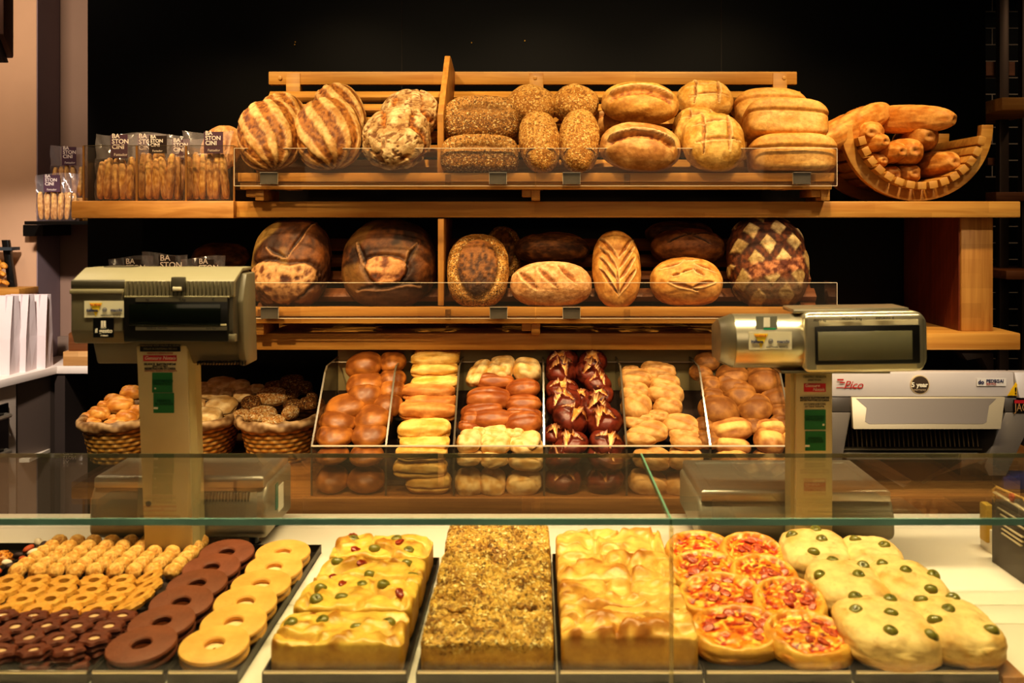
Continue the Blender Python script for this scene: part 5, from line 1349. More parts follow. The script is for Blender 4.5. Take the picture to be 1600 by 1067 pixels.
# almond sweets at the far left
def f_brit(u, q, s):
    n = fbm(u, 3, s, 3); n2 = vn(u, 9, s); return .003 * n2, cmix(C('#7a3c10'), C('#d8943a'), ss(-.2, .4, n2 + n * .5))
BR = blob('brittle_cookie', (.024, .022, .014), f_brit, n=14, k=3, flat=.6, material=crust('brittle', rough=.2, coat=.5, bump=.5, speck=.1), seed=4)
for i, (x, y) in enumerate(((-.965, 1.66), (-1.02, 1.665), (-.962, 1.725), (-1.015, 1.73), (-.965, 1.79), (-1.02, 1.795))):
    o = link('brittle_cookie', BR, None, None, (x, y, ZC + .014), (0, 0, i))
    tag(o, f'shiny brown almond brittle cookie, {ORD[i // 2]} row from the front, {("inner", "outer")[i % 2]} one on the far tray', 'cookie', 'almond brittle cookies')
cands = [('#b0522a', 'orange'), ('#3a2a2a', 'dark'), ('#e8d9c0', 'white')]
for i in range(9):
    c_, nm = cands[i % 3]
    me = blob('sugared_almond', (.011, .007, .006), lambda u, q, s: (0, np.tile(C(c_), (len(u), 1))), n=8, k=2, flat=1., material=SOFT, seed=i)
    o = link('sugared_almond', me, None, None, (-.914 + .012 * (i % 2) - (.0 if i % 2 else .006), 1.70 + i * .0185, ZC + .028), (.3, .3, i * .7))
    tag(o, f'{nm} sugared almond, {ORD[i]} from the front along the amaretti edge', 'sweet', 'sugared almonds beside the amaretti')
# ================================================================== weighing scales
GREYM = mat('scale_olive_grey', '#6d6650', rough=.42, noise=.10, nscale=20)
GREYD = mat('scale_dark_grey', '#474234', rough=.45)
SILVER = mat('scale_silver', '#c9c1a6', rough=.28, metal=.85)
SILVD = mat('scale_silver_dark', '#8f8872', rough=.35, metal=.8)
CREAMP = mat('cream_column', '#d2c394', rough=.5, noise=.14, nscale=12)
CREAMS = mat('cream_column_side', '#b3a674', rough=.5)
LCD = mat('lcd_dark', '#0d120a', rough=.12, coat=.4)
LCD2 = mat('lcd_grey', '#6a6750', rough=.2, coat=.3)
GREEN = mat('green_sticker', '#0f6b33', rough=.5)
GREENI = mat('green_ink', '#0a4a22', rough=.6)
RED = mat('red_sticker', '#b5202a', rough=.5)
YELL = mat('yellow_print', '#f0d030', rough=.5)
STICK_W = mat('sticker_white', '#d8d2b4', rough=.45)
BLUEI = mat('blue_ink', '#27305e', rough=.5)
INKD = mat('dark_ink', '#2a2620', rough=.6)
INKR = mat('red_ink', '#a83a34', rough=.6)
INKW = mat('white_ink', '#ece6d2', rough=.5)
def plate(name, px0, px1, py0, py1, d, mt, parent, th=.001):
    return M().box(PX(px0, d), PX(px1, d), d - th, d, PZ(py1, d), PZ(py0, d)).build(name, mt, parent)
def tx(s, px, py, hpx, d, mt, parent, align='CENTER', w=None, **k):
    return text('lettering', s, hpx * d / F * 1.35, mt, parent, P(px, py, d - .0014), align=align, **k)
def brand_sticker(px0, px1, py0, py1, d, parent):
    st_ = plate('brand_sticker', px0, px1, py0, py1, d, STICK_W, parent)
    w, h = px1 - px0, py1 - py0
    a = P(px0 + w * .12, py0 + h * .12, d - .0013); b = P(px0 + w * .45, py0 + h * .12, d - .0013); c = P(px0 + w * .285, py0 + h * .93, d - .0013)
    M().prism([(a.x, a.z), (b.x, b.z), (c.x, c.z)], d - .0014, d - .0011, 'y').build('yellow_triangle', YELL, st_)
    tx('NUOVA', px0 + w * .28, py0 + h * .24, h * .13, d - .0006, INKR, st_)
    tx('italiana', px0 + w * .05, py0 + h * .56, h * .185, d - .0006, BLUEI, st_, 'LEFT', bold=.0002)
    tx('macchi', px0 + w * .95, py0 + h * .56, h * .185, d - .0006, BLUEI, st_, 'RIGHT', bold=.0002)
    cc = P(px0 + w * .51, py0 + h * .54, d - .0016); r_ = h * .13 * d / F
    lg = M().lathe([(r_, 0), (r_, .0003), (r_ * .8, .0003), (r_ * .8, 0)], 20, closed=True).build('round_logo', BLUEI, st_, local=True)
    lg.location = cc - wl(st_); lg.rotation_euler = (math.pi / 2, 0, 0)
    tx('W', px0 + w * .51, py0 + h * .55, h * .12, d - .0008, BLUEI, st_)
    tx('ASSISTENZA TECNICA', px0 + w * .66, py0 + h * .88, h * .09, d - .0006, INKD, st_)
    return st_

def scale_base(t, x0, x1, yf, yr, zb, ztop, plate_in, left):
    """body with rolled shoulders, steel plate with a raised tray, four feet"""
    m = M()
    prof = [(yf + .012, zb), (yf, zb + .012), (yf + .004, ztop - .045), (yf + .018, ztop - .022), (yf + .03, ztop - .018), (yr, ztop - .018), (yr, zb)]
    body = m.prism(prof, x0, x1, 'x').build('body', STEEL_D if left else mat('scale_body_grey', '#988f78', rough=.42, metal=.35), t, bevel=.012, seg=4)
    M().box(x0 + .012, x1 - .012, yf + .022, yr - .01, ztop - .018, ztop - .004).build('pan_support', GREYD, t, bevel=.004)
    pn = M()
    xa, xb, ya, yb = x0 + .006, x1 - .006, yf + .010, yr - .004
    i_ = .020
    vs = [(xa, ya, ztop - .022), (xb, ya, ztop - .022), (xb, yb, ztop - .022), (xa, yb, ztop - .022), (xa, ya, ztop - .004), (xb, ya, ztop - .004), (xb, yb, ztop - .004), (xa, yb, ztop - .004),
          (xa + .004, ya + .004, ztop), (xb - .004, ya + .004, ztop), (xb - .004, yb - .004, ztop), (xa + .004, yb - .004, ztop),
          (xa + i_, ya + i_, ztop), (xb - i_, ya + i_, ztop), (xb - i_, yb - i_, ztop), (xa + i_, yb - i_, ztop),
          (xa + i_ + .004, ya + i_ + .004, ztop - .003), (xb - i_ - .004, ya + i_ + .004, ztop - .003), (xb - i_ - .004, yb - i_ - .004, ztop - .003), (xa + i_ + .004, yb - i_ - .004, ztop - .003)]
    fs = [(a * 4 + k, a * 4 + (k + 1) % 4, a * 4 + 4 + (k + 1) % 4, a * 4 + 4 + k) for a in range(4) for k in range(4)] + [(16, 17, 18, 19), (3, 2, 1, 0)]
    pn.add(vs, fs).build('weighing_pan', STEEL, t, bevel=.002)
    for x in (x0 + .03, x1 - .03):
        for y in (yf + .03, yr - .03):
            ft = M().cyl((x, y, ZC), (x, y, ZC + .010), .013, .013, 18).cyl((x, y, ZC + .010), (x, y, zb + .004), .009, .009, 14).build('foot', BLACK, t, smooth=False)
    return body

# ---- left scale: boxy olive-grey head
YS = 1.87
sl = thing('weighing_scale', 'boxy olive-grey shop scale with tall cream column, nearest the wicker baskets', 'scale', (PX(300, YS), YS + .1, ZC), 'shop scales on the white counter')
sx0, sx1 = PX(138, YS), PX(415, YS)
zt_l = PZ(742, YS + .02)
scale_base(sl, sx0, sx1, YS, YS + .2, ZC + .024, zt_l, None, True)
lv = M()
for i in range(26):
    x = PX(262 + i * 5, YS); lv.box(x - .0012, x + .0012, YS + .0035, YS + .02, zt_l - .046, zt_l - .030)
lv.build('vent_slot', GREYD, sl)
sd = M().box(sx1 - .001, sx1 + .0012, YS + .09, YS + .13, ZC + .05, ZC + .10).build('side_sticker', INKW, sl)
M().box(sx1 - .001, sx1 + .0013, YS + .07, YS + .088, ZC + .06, ZC + .11).build('side_sticker', mat('teal_sticker', '#2f7a6a', rough=.5), sl)
# column
YCf = 1.815
cl = M()
xa, xb = PX(219, YCf), PX(296, YCf)
cl.add([(PX(226, YCf), YCf, ZC + .012), (PX(302, YCf), YCf, ZC + .012), (PX(302, YCf), YCf + .05, ZC + .012), (PX(226, YCf), YCf + .05, ZC + .012),
        (PX(212, YCf), YCf, PZ(525, YCf)), (PX(292, YCf), YCf, PZ(525, YCf)), (PX(292, YCf), YCf + .05, PZ(525, YCf)), (PX(212, YCf), YCf + .05, PZ(525, YCf))],
       [(0, 1, 5, 4), (1, 2, 6, 5), (2, 3, 7, 6), (3, 0, 4, 7), (4, 5, 6, 7), (3, 2, 1, 0)])
col_l = cl.build('column', CREAMP, sl, bevel=.003)
M().add([(PX(302.2, YCf), YCf + .002, ZC + .012), (PX(307, YCf), YCf + .02, ZC + .012), (PX(298, YCf), YCf + .02, PZ(525, YCf)), (PX(292.2, YCf), YCf + .002, PZ(525, YCf)),
         (PX(302.2, YCf), YCf + .05, ZC + .012), (PX(307, YCf), YCf + .05, ZC + .012), (PX(298, YCf), YCf + .05, PZ(525, YCf)), (PX(292.2, YCf), YCf + .05, PZ(525, YCf))],
        [(0, 1, 2, 3), (4, 7, 6, 5), (0, 4, 5, 1), (1, 5, 6, 2), (2, 6, 7, 3), (3, 7, 4, 0)]).build('column_edge', CREAMS, col_l)
M().cyl((PX(232, YCf), YCf - .001, PZ(787, YCf)), (PX(232, YCf), YCf + .003, PZ(787, YCf)), .005).build('screw', GREYD, col_l)
s1 = plate('black_sticker', 219, 282, 536, 549, YCf - .0005, BLACK, col_l)
tx('OPERAZIONE NON VALIDA AL RILASCIO', 250.5, 540, 3.0, YCf - .0012, mat('dim_ink', '#9a8f74'), s1, xs=.95); tx('DELLO SCONTRINO FISCALE', 250.5, 545, 3.0, YCf - .0012, _mats['dim_ink'], s1)
tx('VENDITA E RIPARAZIONE', 250, 552, 2.6, YCf, INKR, col_l)
s2 = plate('red_sticker', 224, 276, 555, 564, YCf - .0005, RED, col_l)
tx('Gensure Notais', 250, 559.5, 5.6, YCf - .0012, INKW, s2, shear=.25)
tx('BILANCE  ELETTRONICHE', 250, 569, 3.2, YCf, INKD, col_l, bold=.0001); tx('AFFETTATRICI', 250, 572.5, 2.8, YCf, INKD, col_l); tx('REGISTRATORI DI CASSA', 250, 576, 3.2, YCf, INKD, col_l, bold=.0001)
tx('ASSISTENZA TECNICA AUTORIZZATA', 251, 579.5, 2.2, YCf, INKR, col_l)
g1 = plate('green_sticker', 238, 269.5, 582, 613, YCf - .0005, GREEN, col_l)
tx('CONTROLLO\nPERIODICO', 254, 598, 4, YCf - .0012, GREENI, g1)
g2 = plate('green_sticker', 240, 272, 614, 645, YCf - .0005, GREEN, col_l)
tx('VERIFICA\nSCADENZA', 256, 629, 4, YCf - .0012, GREENI, g2)
plate('white_mark', 240.5, 247, 636, 639, YCf - .0012, INKW, g2); plate('white_mark', 241.5, 244, 605.5, 608, YCf - .0012, INKW, g1)

# head: side profile extruded, then a printer box and a display box in front
YH = 1.80
hx0, hx1 = PX(124, YH), PX(392, YH)
z = lambda py: PZ(py, YH)
sl_head = M().prism([(YH + .03, z(572)), (YH + .012, z(536)), (YH + .012, z(437)), (YH + .040, z(421)), (YH + .08, z(421)), (YH + .09, z(440)), (YH + .09, z(572))], PX(140, YH), PX(370, YH), 'x').build('head_housing', GREYM, sl, bevel=.004, seg=3)
# right hand cheek that flares downwards
M().prism([(YH + .02, z(574)), (YH + .005, z(545)), (YH - .004, z(470)), (YH + .02, z(428)), (YH + .075, z(428)), (YH + .09, z(574))], PX(369, YH), PX(381, YH), 'x').build('side_cheek', GREYM, sl_head, bevel=.004)
up = M().prism([(YH + .011, z(535)), (YH - .02, z(530)), (YH - .03, z(515)), (YH - .03, z(440)), (YH + .02, z(420.5)), (YH + .011, z(460))], PX(206, YH), PX(372, YH), 'x').build('upper_housing', GREYD, sl_head, bevel=.002)
M().prism([(YH - .0305, z(462.5)), (YH - .0305, z(437)), (YH + .022, z(419.0)), (YH + .08, z(419.5)), (YH + .08, z(425)), (YH + .02, z(425)), (YH - .022, z(441)), (YH - .022, z(462.5))], PX(124, YH), PX(374, YH), 'x').build('top_cover', mat('scale_light_grey', '#8d8669', rough=.4), sl_head, bevel=.002)
rb_ = M()
for i in range(27):
    px = 211 + i * 6.2
    rb_.box(PX(px, YH) - .0019, PX(px, YH) + .0019, YH - .0345, YH - .028, z(460), z(437.5))
rb_.build('cooling_rib', GREYM, sl_head)
M().box(PX(206, YH), PX(368, YH), YH - .036, YH - .028, z(463), z(460)).build('rib_ledge', mat('scale_light_grey'), sl_head, bevel=.001)
lk = M().box(PX(279, YH), PX(300, YH), YH - .039, YH - .029, z(453), z(431)).build('latch', GREYD, sl_head, bevel=.002)
M().box(PX(282, YH), PX(296, YH), YH - .041, YH - .0375, z(452), z(446)).build('latch_tab', mat('latch_tab', '#d8d0b0', rough=.4), lk, bevel=.001)
# display window
bz = M().box(PX(206, YH), PX(366, YH), YH - .037, YH - .028, z(530), z(463.5)).build('display_bezel', mat('bezel', '#141310', rough=.3), sl_head, bevel=.003)
M().box(PX(215, YH), PX(355, YH), YH - .039, YH - .0365, z(505), z(472)).build('display_screen', LCD, bz, bevel=.001)
kp = plate('legend_strip', 212, 355, 465, 471.5, YH - .0372, SILVD, bz)
for s_, px in (('kg', 230), ('€/kg', 285), ('€', 333)): tx(s_, px, 468, 4, YH - .038, INKD, kp)
plate('trim_line', 214, 354, 506, 508.5, YH - .0372, mat('trim_cream', '#cfc49a', rough=.4), bz)
np_ = plate('name_strip', 212, 355, 510, 516, YH - .0372, SILVD, bz)
tx('italiana macchi', 245, 512.5, 4, YH - .038, INKD, np_); tx('Serie Star', 330, 513.5, 3, YH - .038, INKD, np_)
M().box(PX(364, YH), PX(376, YH), YH - .034, YH - .02, z(531), z(519)).build('corner_block', GREYM, sl_head, bevel=.002)
# printer box
pb = M().prism([(YH + .012, z(536)), (YH - .022, z(534)), (YH - .034, z(515)), (YH - .034, z(455)), (YH - .028, z(450)), (YH + .012, z(450))], PX(124, YH), PX(204, YH), 'x').build('printer_box', GREYM, sl_head, bevel=.003)
M().box(PX(123, YH), PX(205, YH), YH - .037, YH - .02, z(457), z(450)).build('printer_lip', mat('scale_light_grey'), pb, bevel=.0015)
M().prism([(YH - .0315, z(449)), (YH - .0315, z(437)), (YH + .02, z(423)), (YH + .02, z(449))], PX(123, YH), PX(206, YH), 'x').build('printer_cover', GREYD, sl_head, bevel=.002)
M().box(PX(150, YH), PX(194, YH), YH + .03, YH + .07, z(420.5), z(417.5)).build('paper_door', GREYD, sl_head, bevel=.002)
brand_sticker(132, 194, 470, 496, YH - .0345, pb)
bk = plate('black_sticker', 146, 178, 497, 527, YH - .0345, BLACK, pb)
tx('il gesto', 162, 517, 7, YH - .0352, INKW, bk, bold=.0002); tx('FORNO', 163, 524.5, 2.4, YH - .0352, INKW, bk)
for (a, b, c_, d_) in ((158, 161, 501, 513), (162, 165.5, 501, 513), (157.5, 166, 511, 512.5)): plate('crest_mark', a, b, c_, d_, YH - .0355, INKW, bk)
# lower vents
vs_ = M()
for i in range(17):
    px = 305 + i * 4.7
    vs_.box(PX(px, YH) - .0009, PX(px, YH) + .0009, YH + .012, YH + .03, z(572), z(566))
vs_.build('vent_slot', BLACK, sl_head)

# ---- right scale: rounded silver head
sr = thing('weighing_scale', 'rounded silver shop scale with slim cream column, nearest the bread slicer', 'scale', (PX(1245, 1.85), 1.95, ZC), 'shop scales on the white counter')
YR = 1.85
scale_base(sr, PX(1092, YR), PX(1400, YR), YR, YR + .25, ZC + .026, PZ(768, YR), None, False)
YCr = 1.80
cr_ = M().box(PX(1243, YCr), PX(1301, YCr), YCr, YCr + .045, ZC + .014, PZ(575, YCr)).build('column', CREAMP, sr, bevel=.003)
M().box(PX(1236.5, YCr), PX(1242.8, YCr), YCr + .006, YCr + .045, ZC + .014, PZ(578, YCr)).build('column_edge', CREAMS, cr_)
tx('CENTRO VENDITA', 1273, 589, 3.2, YCr, INKD, cr_); tx('ASSISTENZA', 1273, 594, 2.8, YCr, INKD, cr_)
s2 = plate('red_sticker', 1256, 1290, 599, 612, YCr - .0005, RED, cr_)
tx('Gensure', 1269, 602.5, 5, YCr - .0012, INKW, s2, shear=.25); tx('Notais', 1279, 608.5, 5, YCr - .0012, INKW, s2, shear=.25)
tx('BILANCE ELETTRONICHE', 1273, 621.5, 3.0, YCr, INKD, cr_, bold=.0001); tx('REGISTRATORI DI CASSA', 1273, 625.5, 3.0, YCr, INKD, cr_, bold=.0001)
tx('OTTOBRE 0.50 CT/U', 1273, 631.5, 2.8, YCr, INKD, cr_); tx('DI TARA TARATA', 1273, 635.5, 2.8, YCr, INKD, cr_)
g1 = plate('green_sticker', 1257, 1290, 640, 671, YCr - .0005, GREEN, cr_); tx('CONTROLLO\nPERIODICO', 1273, 654, 4, YCr - .0012, GREENI, g1); plate('white_mark', 1285, 1288, 662, 665, YCr - .0012, INKW, g1)
g2 = plate('green_sticker', 1258, 1290, 673.5, 704, YCr - .0005, GREEN, cr_); tx('VERIFICA\nSCADENZA', 1274, 688, 4, YCr - .0012, GREENI, g2); plate('white_mark', 1258, 1265, 695, 698, YCr - .0012, INKW, g2)
plate('red_sticker', 1256, 1290, 754, 767, YCr - .0005, mat('faded_red', '#b88a62', rough=.5), cr_)
# barrel (printer) and display head, leaning a little
YB = 1.79
hd = M()
bz0, bz1 = PZ(574, YB), PZ(490, YB); bc = (bz0 + bz1) / 2; br2 = (bz1 - bz0) / 2
def barrel_prof(f):
    p = []
    for i in range(25):
        a = math.pi * 1.22 * i / 24 - .28
        p.append((YB - .0 - br2 * .95 * f * math.sin(a + .0), bc + br2 * f * math.cos(a)))
    p += [(YB + .07 * f, bc - br2 * .95 * f), (YB + .075 * f, bc + br2 * .55 * f)]
    return p
barrel = M().prism(barrel_prof(1.), PX(1143, YB), PX(1252, YB), 'x').build('printer_barrel', SILVER, sr, bevel=.002, smooth=True)
endc = M()
pa, pb2 = barrel_prof(1.), barrel_prof(.80)
n_ = len(pa); xa_, xb_ = PX(1143, YB), PX(1124, YB)
endc.add([(xa_, a, b) for a, b in pa] + [(xb_, a + .02, b - .002) for a, b in pb2], [tuple(range(n_)), tuple(range(n_, 2 * n_))[::-1]] + [(i, n_ + i, n_ + (i + 1) % n_, (i + 1) % n_) for i in range(n_)]).build('barrel_cap', SILVD, barrel, bevel=.001, smooth=True)
yb_ = YB - br2 * .955
brand_sticker(1170, 1237, 518, 546, yb_ - .0005, barrel)
sv = plate('seal_sticker', 1181, 1214, 494, 515, YB - .0385, mat('seal_silver', '#b3b5a0', rough=.25, metal=.6), barrel)
plate('seal_green', 1193, 1212, 512.5, 515, YB - .0392, mat('seal_green', '#1f9a6a', rough=.5), sv); plate('seal_mark', 1193, 1203, 496, 511, YB - .0392, INKW, sv)
roll_ = Matrix.Translation(P(1340, 528, YB)) @ Matrix.Rotation(R(-.8), 4, 'Y') @ Matrix.Translation(-P(1340, 528, YB))
def hb(px0, px1, py0, py1, y0, y1): return M().box(PX(px0, YB), PX(px1, YB), y0, y1, PZ(py1, YB), PZ(py0, YB), roll_)
# display housing with round end
def round_rect(px0, px1, py0, py1, r, n=8):
    c_ = []
    for (cx_, cy_, a0) in ((px1 - r, py0 + r, 0), (px0 + r * .6, py0 + r * .6, 1), (px0 + r * .6, py1 - r * .6, 2), (px1 - r, py1 - r, 3)):
        rr_ = r if a0 in (0, 3) else r * .6
        for i in range(n + 1):
            a = (a0 + i / n) * math.pi / 2; c_.append((PX(cx_ + rr_ * math.cos(a), YB), PZ(cy_ - rr_ * math.sin(a), YB)))
    return c_
dh = M().prism(round_rect(1246, 1437, 484, 577, 22), YB - .035, YB + .05, 'y', roll_).build('display_housing', SILVER, sr, bevel=.004, seg=3)
M().prism(round_rect(1246, 1428, 487, 574, 10), YB - .050, YB - .0355, 'y', roll_).build('display_frame', SILVER, dh, bevel=.005, seg=3)
hb(1236, 1415, 480, 487, YB - .02, YB + .06).build('top_ridge', SILVER, dh, bevel=.0025)
bzr = hb(1261, 1420, 504, 562, YB - .053, YB - .0495).build('display_bezel', mat('bezel'), dh, bevel=.002)
hb(1265, 1408, 512, 556, YB - .0542, YB - .0525).build('display_screen', LCD2, bzr, bevel=.0008)
lg = hb(1268, 1418, 495.5, 503.5, YB - .0515, YB - .0495).build('legend_strip', mat('legend_grey', '#cfc6a4', rough=.4), dh)
for s_, px, py in (('PESO  kg', 1281, 500.5), ('PREZZO  €/kg', 1331, 498.5), ('IMPORTO  €', 1383, 497)): tx(s_, px, py, 3.8, YB - .0515, INKD, lg)
ls = hb(1263, 1415, 562.8, 569.5, YB - .0515, YB - .0495).build('name_strip', mat('name_cream', '#d8cda0', rough=.4), dh)
tx('italiana macchi', 1298, 567, 4, YB - .0515, INKD, ls); tx('Serie Star Bilance', 1375, 564.5, 3.2, YB - .0515, INKD, ls)
M().box(PX(1216, YB), PX(1385, YB), YB - .02, YB + .055, PZ(581, YB), PZ(576.5, YB)).build('mount_plate', SILVD, sr, bevel=.001)

# ================================================================== bread slicer
SLW = mat('slicer_white', '#bdb6b4', rough=.4)
SLG = mat('slicer_grey', '#8d857c', rough=.42, metal=.4)
SLD = mat('slicer_dark', '#4a443e', rough=.45, metal=.3)
YL = 2.72
ms = thing('bread_slicer', 'grey countertop bread slicer with dark blade slot on the wooden worktop', 'bread slicer', (PX(1440, YL), 3.0, ZW))
q = lambda py: PZ(py, YL)
X = lambda px: PX(px, YL)
hdr = M().prism([(YL + .02, q(622)), (YL + .03, q(584)), (YL + .07, q(584.5)), (YL + .45, q(640)), (YL + .45, q(660))], X(1288), X(1592), 'x').build('header_panel', SLW, ms, bevel=.004)
M().prism([(YL + .0, q(622)), (YL + .03, q(584)), (YL + .07, q(584.5)), (YL + .45, q(640)), (YL + .45, q(660))], X(1593), X(1640), 'x').build('header_end', SLW, ms, bevel=.003)
M().prism([(YL + .01, q(645)), (YL + .022, q(622.5)), (YL + .20, q(622.5)), (YL + .20, q(645))], X(1288), X(1335), 'x').build('shoulder', SLD, ms, bevel=.002)
M().prism([(YL + .01, q(645)), (YL + .022, q(622.5)), (YL + .20, q(622.5)), (YL + .20, q(645))], X(1573), X(1640), 'x').build('shoulder', SLD, ms, bevel=.002)
for side in (0, 1):
    a, b, c_, d_ = ((1288, 1331, 1288, 1306) if not side else (1576, 1625, 1545, 1594))
    if not side: pts = [(X(1288), q(645.5)), (X(1332), q(645.5)), (X(1316), q(730)), (X(1288), q(730))]
    else: pts = [(X(1574), q(645.5)), (X(1622), q(645.5)), (X(1575), q(745)), (X(1548), q(745)), (X(1540), q(730))]
    M().prism(pts, YL + .01, YL + .2, 'y').build('side_leg', SLG, ms, bevel=.003)
fl = M()
fl.add([(X(1333), YL + .015, q(622)), (X(1575), YL + .015, q(622)), (X(1556), YL - .03, q(667)), (X(1328), YL - .03, q(667)), (X(1333), YL + .03, q(622)), (X(1575), YL + .03, q(622)), (X(1556), YL - .015, q(667)), (X(1328), YL - .015, q(667))],
       [(0, 3, 2, 1), (4, 5, 6, 7), (0, 1, 5, 4), (1, 2, 6, 5), (2, 3, 7, 6), (3, 0, 4, 7)])
flap = fl.build('flap', mat('flap_light', '#a89e88', rough=.45, metal=.2), ms, bevel=.002)
fi = M()
def fpt(px, py, off): # point on flap plane
    t_ = (py - 622) / 45; return (X(px), YL + .015 - .045 * t_ - off, q(py))
fi.add([fpt(1340, 624, .001), fpt(1560, 624, .001), fpt(1546, 634, .001), fpt(1536, 657, .001), fpt(1530, 659.5, .001), fpt(1440, 659, .001), fpt(1353, 659.5, .001), fpt(1348, 656, .001), fpt(1354, 637, .001)] +
       [fpt(1340, 624, -.004), fpt(1560, 624, -.004), fpt(1546, 634, -.004), fpt(1536, 657, -.004), fpt(1530, 659.5, -.004), fpt(1440, 659, -.004), fpt(1353, 659.5, -.004), fpt(1348, 656, -.004), fpt(1354, 637, -.004)],
       [tuple(range(9))[::-1], tuple(range(9, 18))] + [(i, (i + 1) % 9, 9 + (i + 1) % 9, 9 + i) for i in range(9)])
fi.build('flap_window', mat('flap_grey', '#6a625a', rough=.45, metal=.2), flap)
M().box(X(1312), X(1560), YL + .10, YL + .42, q(768), q(640)).build('inner_body', mat('slicer_black', '#0e0b09', rough=.4), ms)
for i in range(30):
    px = 1330 + i * 7.4
    m = M(); m.tube([(X(px), YL + .095, q(660)), (X(px + 1), YL + .075, q(690)), (X(px), YL + .06, q(712))], .0032, 6)
    m.build('blade', mat('blade_dark', '#6a5a44', rough=.35, metal=.7), ms, smooth=True)
br_ = M().box(X(1316), X(1545), YL + .04, YL + .06, q(709), q(706)).build('blade_rail', STEEL_D, ms)
for i in range(38):
    pass
M().box(X(1320), X(1535), YL - .02, YL + .06, q(715.5), q(711)).build('bread_ledge', SLG, ms, bevel=.001)
for (a, b) in (((1352, 716), (1418, 755)), ((1528, 716), (1450, 750))):
    A, B = P(a[0], a[1], YL - .01), P(b[0], b[1], YL + .04); w_ = .012
    M().add([(A.x - .03, A.y, A.z), (A.x + .03, A.y, A.z), (B.x + w_, B.y, B.z + .008), (B.x - w_, B.y, B.z - .012), (A.x - .03, A.y + .02, A.z), (A.x + .03, A.y + .02, A.z), (B.x + w_, B.y + .02, B.z + .008), (B.x - w_, B.y + .02, B.z - .012)],
            [(0, 1, 2, 3), (7, 6, 5, 4), (0, 4, 5, 1), (1, 5, 6, 2), (2, 6, 7, 3), (3, 7, 4, 0)]).build('support_arm', SLG, ms)
M().box(X(1310), X(1600), YL + .12, YL + .45, ZW + .001, q(768)).build('base', mat('slicer_base', '#231c17', rough=.5), ms, bevel=.004)
# marks on the slicer
pi = YL + .0235
tx('Pico', 1333, 602, 13, pi - .001, mat('pico_red', '#b02a26', rough=.5), hdr, shear=.35)
for (a, b, c_, d_) in ((1308, 1318, 592, 594.5), (1312, 1320, 596.5, 598.5), (1307, 1346, 605, 606)): plate('red_stroke', a, b, c_, d_, pi - .002, _mats['pico_red'], hdr)
bc5 = P(1437, 601, pi)
b5 = M().cyl((bc5.x, pi + .008, bc5.z), (bc5.x, pi - .003, bc5.z), 15 * YL / F, n=40).build('round_badge', mat('badge_cream', '#c9b48f', rough=.4), hdr)
M().cyl((bc5.x, pi, bc5.z), (bc5.x, pi - .0036, bc5.z), 13.5 * YL / F, n=40).build('badge_centre', mat('badge_brown', '#4a3c30', rough=.4), b5)
tx('5 year', 1437, 601.5, 7.5, pi - .003, INKW, b5, bold=.0005); tx('warranty', 1437, 609, 4, pi - .003, mat('dim_cream', '#b8a488'), b5)
sp_ = plate('service_sticker', 1526, 1572, 590.5, 603, pi - .0015, mat('sticker_clean', '#e2dcd6', rough=.4), hdr)
tx('PEDEGAI', 1541, 595.5, 5.2, pi - .0028, BLUEI, sp_, 'LEFT', bold=.0002); tx('SERVICE', 1541, 600.2, 3.2, pi - .0028, INKR, sp_, 'LEFT'); tx('do', 1533, 597, 6.5, pi - .0028, BLUEI, sp_, bold=.0004)
tp = [P(1587, 597, pi - .006), P(1574, 618, pi - .006), P(1600, 618, pi - .006)]
M().prism([(p.x, p.z) for p in tp], pi - .008, pi - .005, 'y').build('warning_triangle', mat('warning_yellow', '#e0b414', rough=.4), hdr, bevel=.0008)
tx('!', 1587, 611, 11, pi - .0085, BLACK, hdr, bold=.0004)
rp = plate('maker_plate', 1583, 1625, 624.5, 644, YL + .008, BLACK, ms, .002)
tx('JAC', 1585.5, 637, 13, YL + .0062, mat('plate_gold', '#b0895a', rough=.4), rp, 'LEFT', xs=.7); plate('red_bar', 1585, 1620, 625, 630, YL + .0058, RED, rp)

# dark items behind the slicer, on the lower shelf side
M().prism([(PX(1482, 3.2), q(582)), (PX(1490, 3.2), PZ(556, 3.2)), (PX(1512, 3.2), PZ(552, 3.2)), (PX(1530, 3.2), PZ(585, 3.2)), (PX(1530, 3.2), q(581)), (PX(1482, 3.2), q(581))], 3.1, 3.16, 'y').build('feeder_box', mat('feeder_dark', '#3a302a', rough=.5), ms, bevel=.004)

# ================================================================== printed box and odds at the right end of the counter
bx = thing('printed_box', 'dark grey printed gift box with cord handle at the end of the counter', 'box', (.92, 1.76, ZC))
xa = .838
boxm = M()
boxm.add([(xa, 1.825, ZC), (xa + .004, 1.66, ZC), (xa + .16, 1.66, ZC), (xa + .16, 1.825, ZC), (xa, 1.825, PZ(785, 1.80)), (xa + .004, 1.66, PZ(785, 1.80)), (xa + .16, 1.66, PZ(785, 1.80)), (xa + .16, 1.825, PZ(785, 1.80))],
         [(3, 2, 1, 0), (4, 5, 6, 7), (0, 1, 5, 4), (1, 2, 6, 5), (2, 3, 7, 6), (3, 0, 4, 7)])
bxb = boxm.build('box_body', mat('box_grey', '#4f473e', rough=.5), bx, bevel=.0015)
for (zf, y0, y1) in ((.128, 1.68, 1.82), (.105, 1.70, 1.80), (.096, 1.70, 1.79), (.080, 1.71, 1.79), (.072, 1.71, 1.785), (.064, 1.715, 1.785)):
    M().box(xa - .0015, xa + .006, y0, y1, ZC + zf, ZC + zf + .0022).build('printed_line', mat('print_cream', '#cdbf9c', rough=.5), bxb)
M().cyl((xa + .003, 1.75, ZC + .139), (xa - .0012, 1.75, ZC + .139), .007, n=20).build('red_emblem', mat('emblem_red', '#a8402c', rough=.5), bxb)
zq = PZ(785, 1.80)
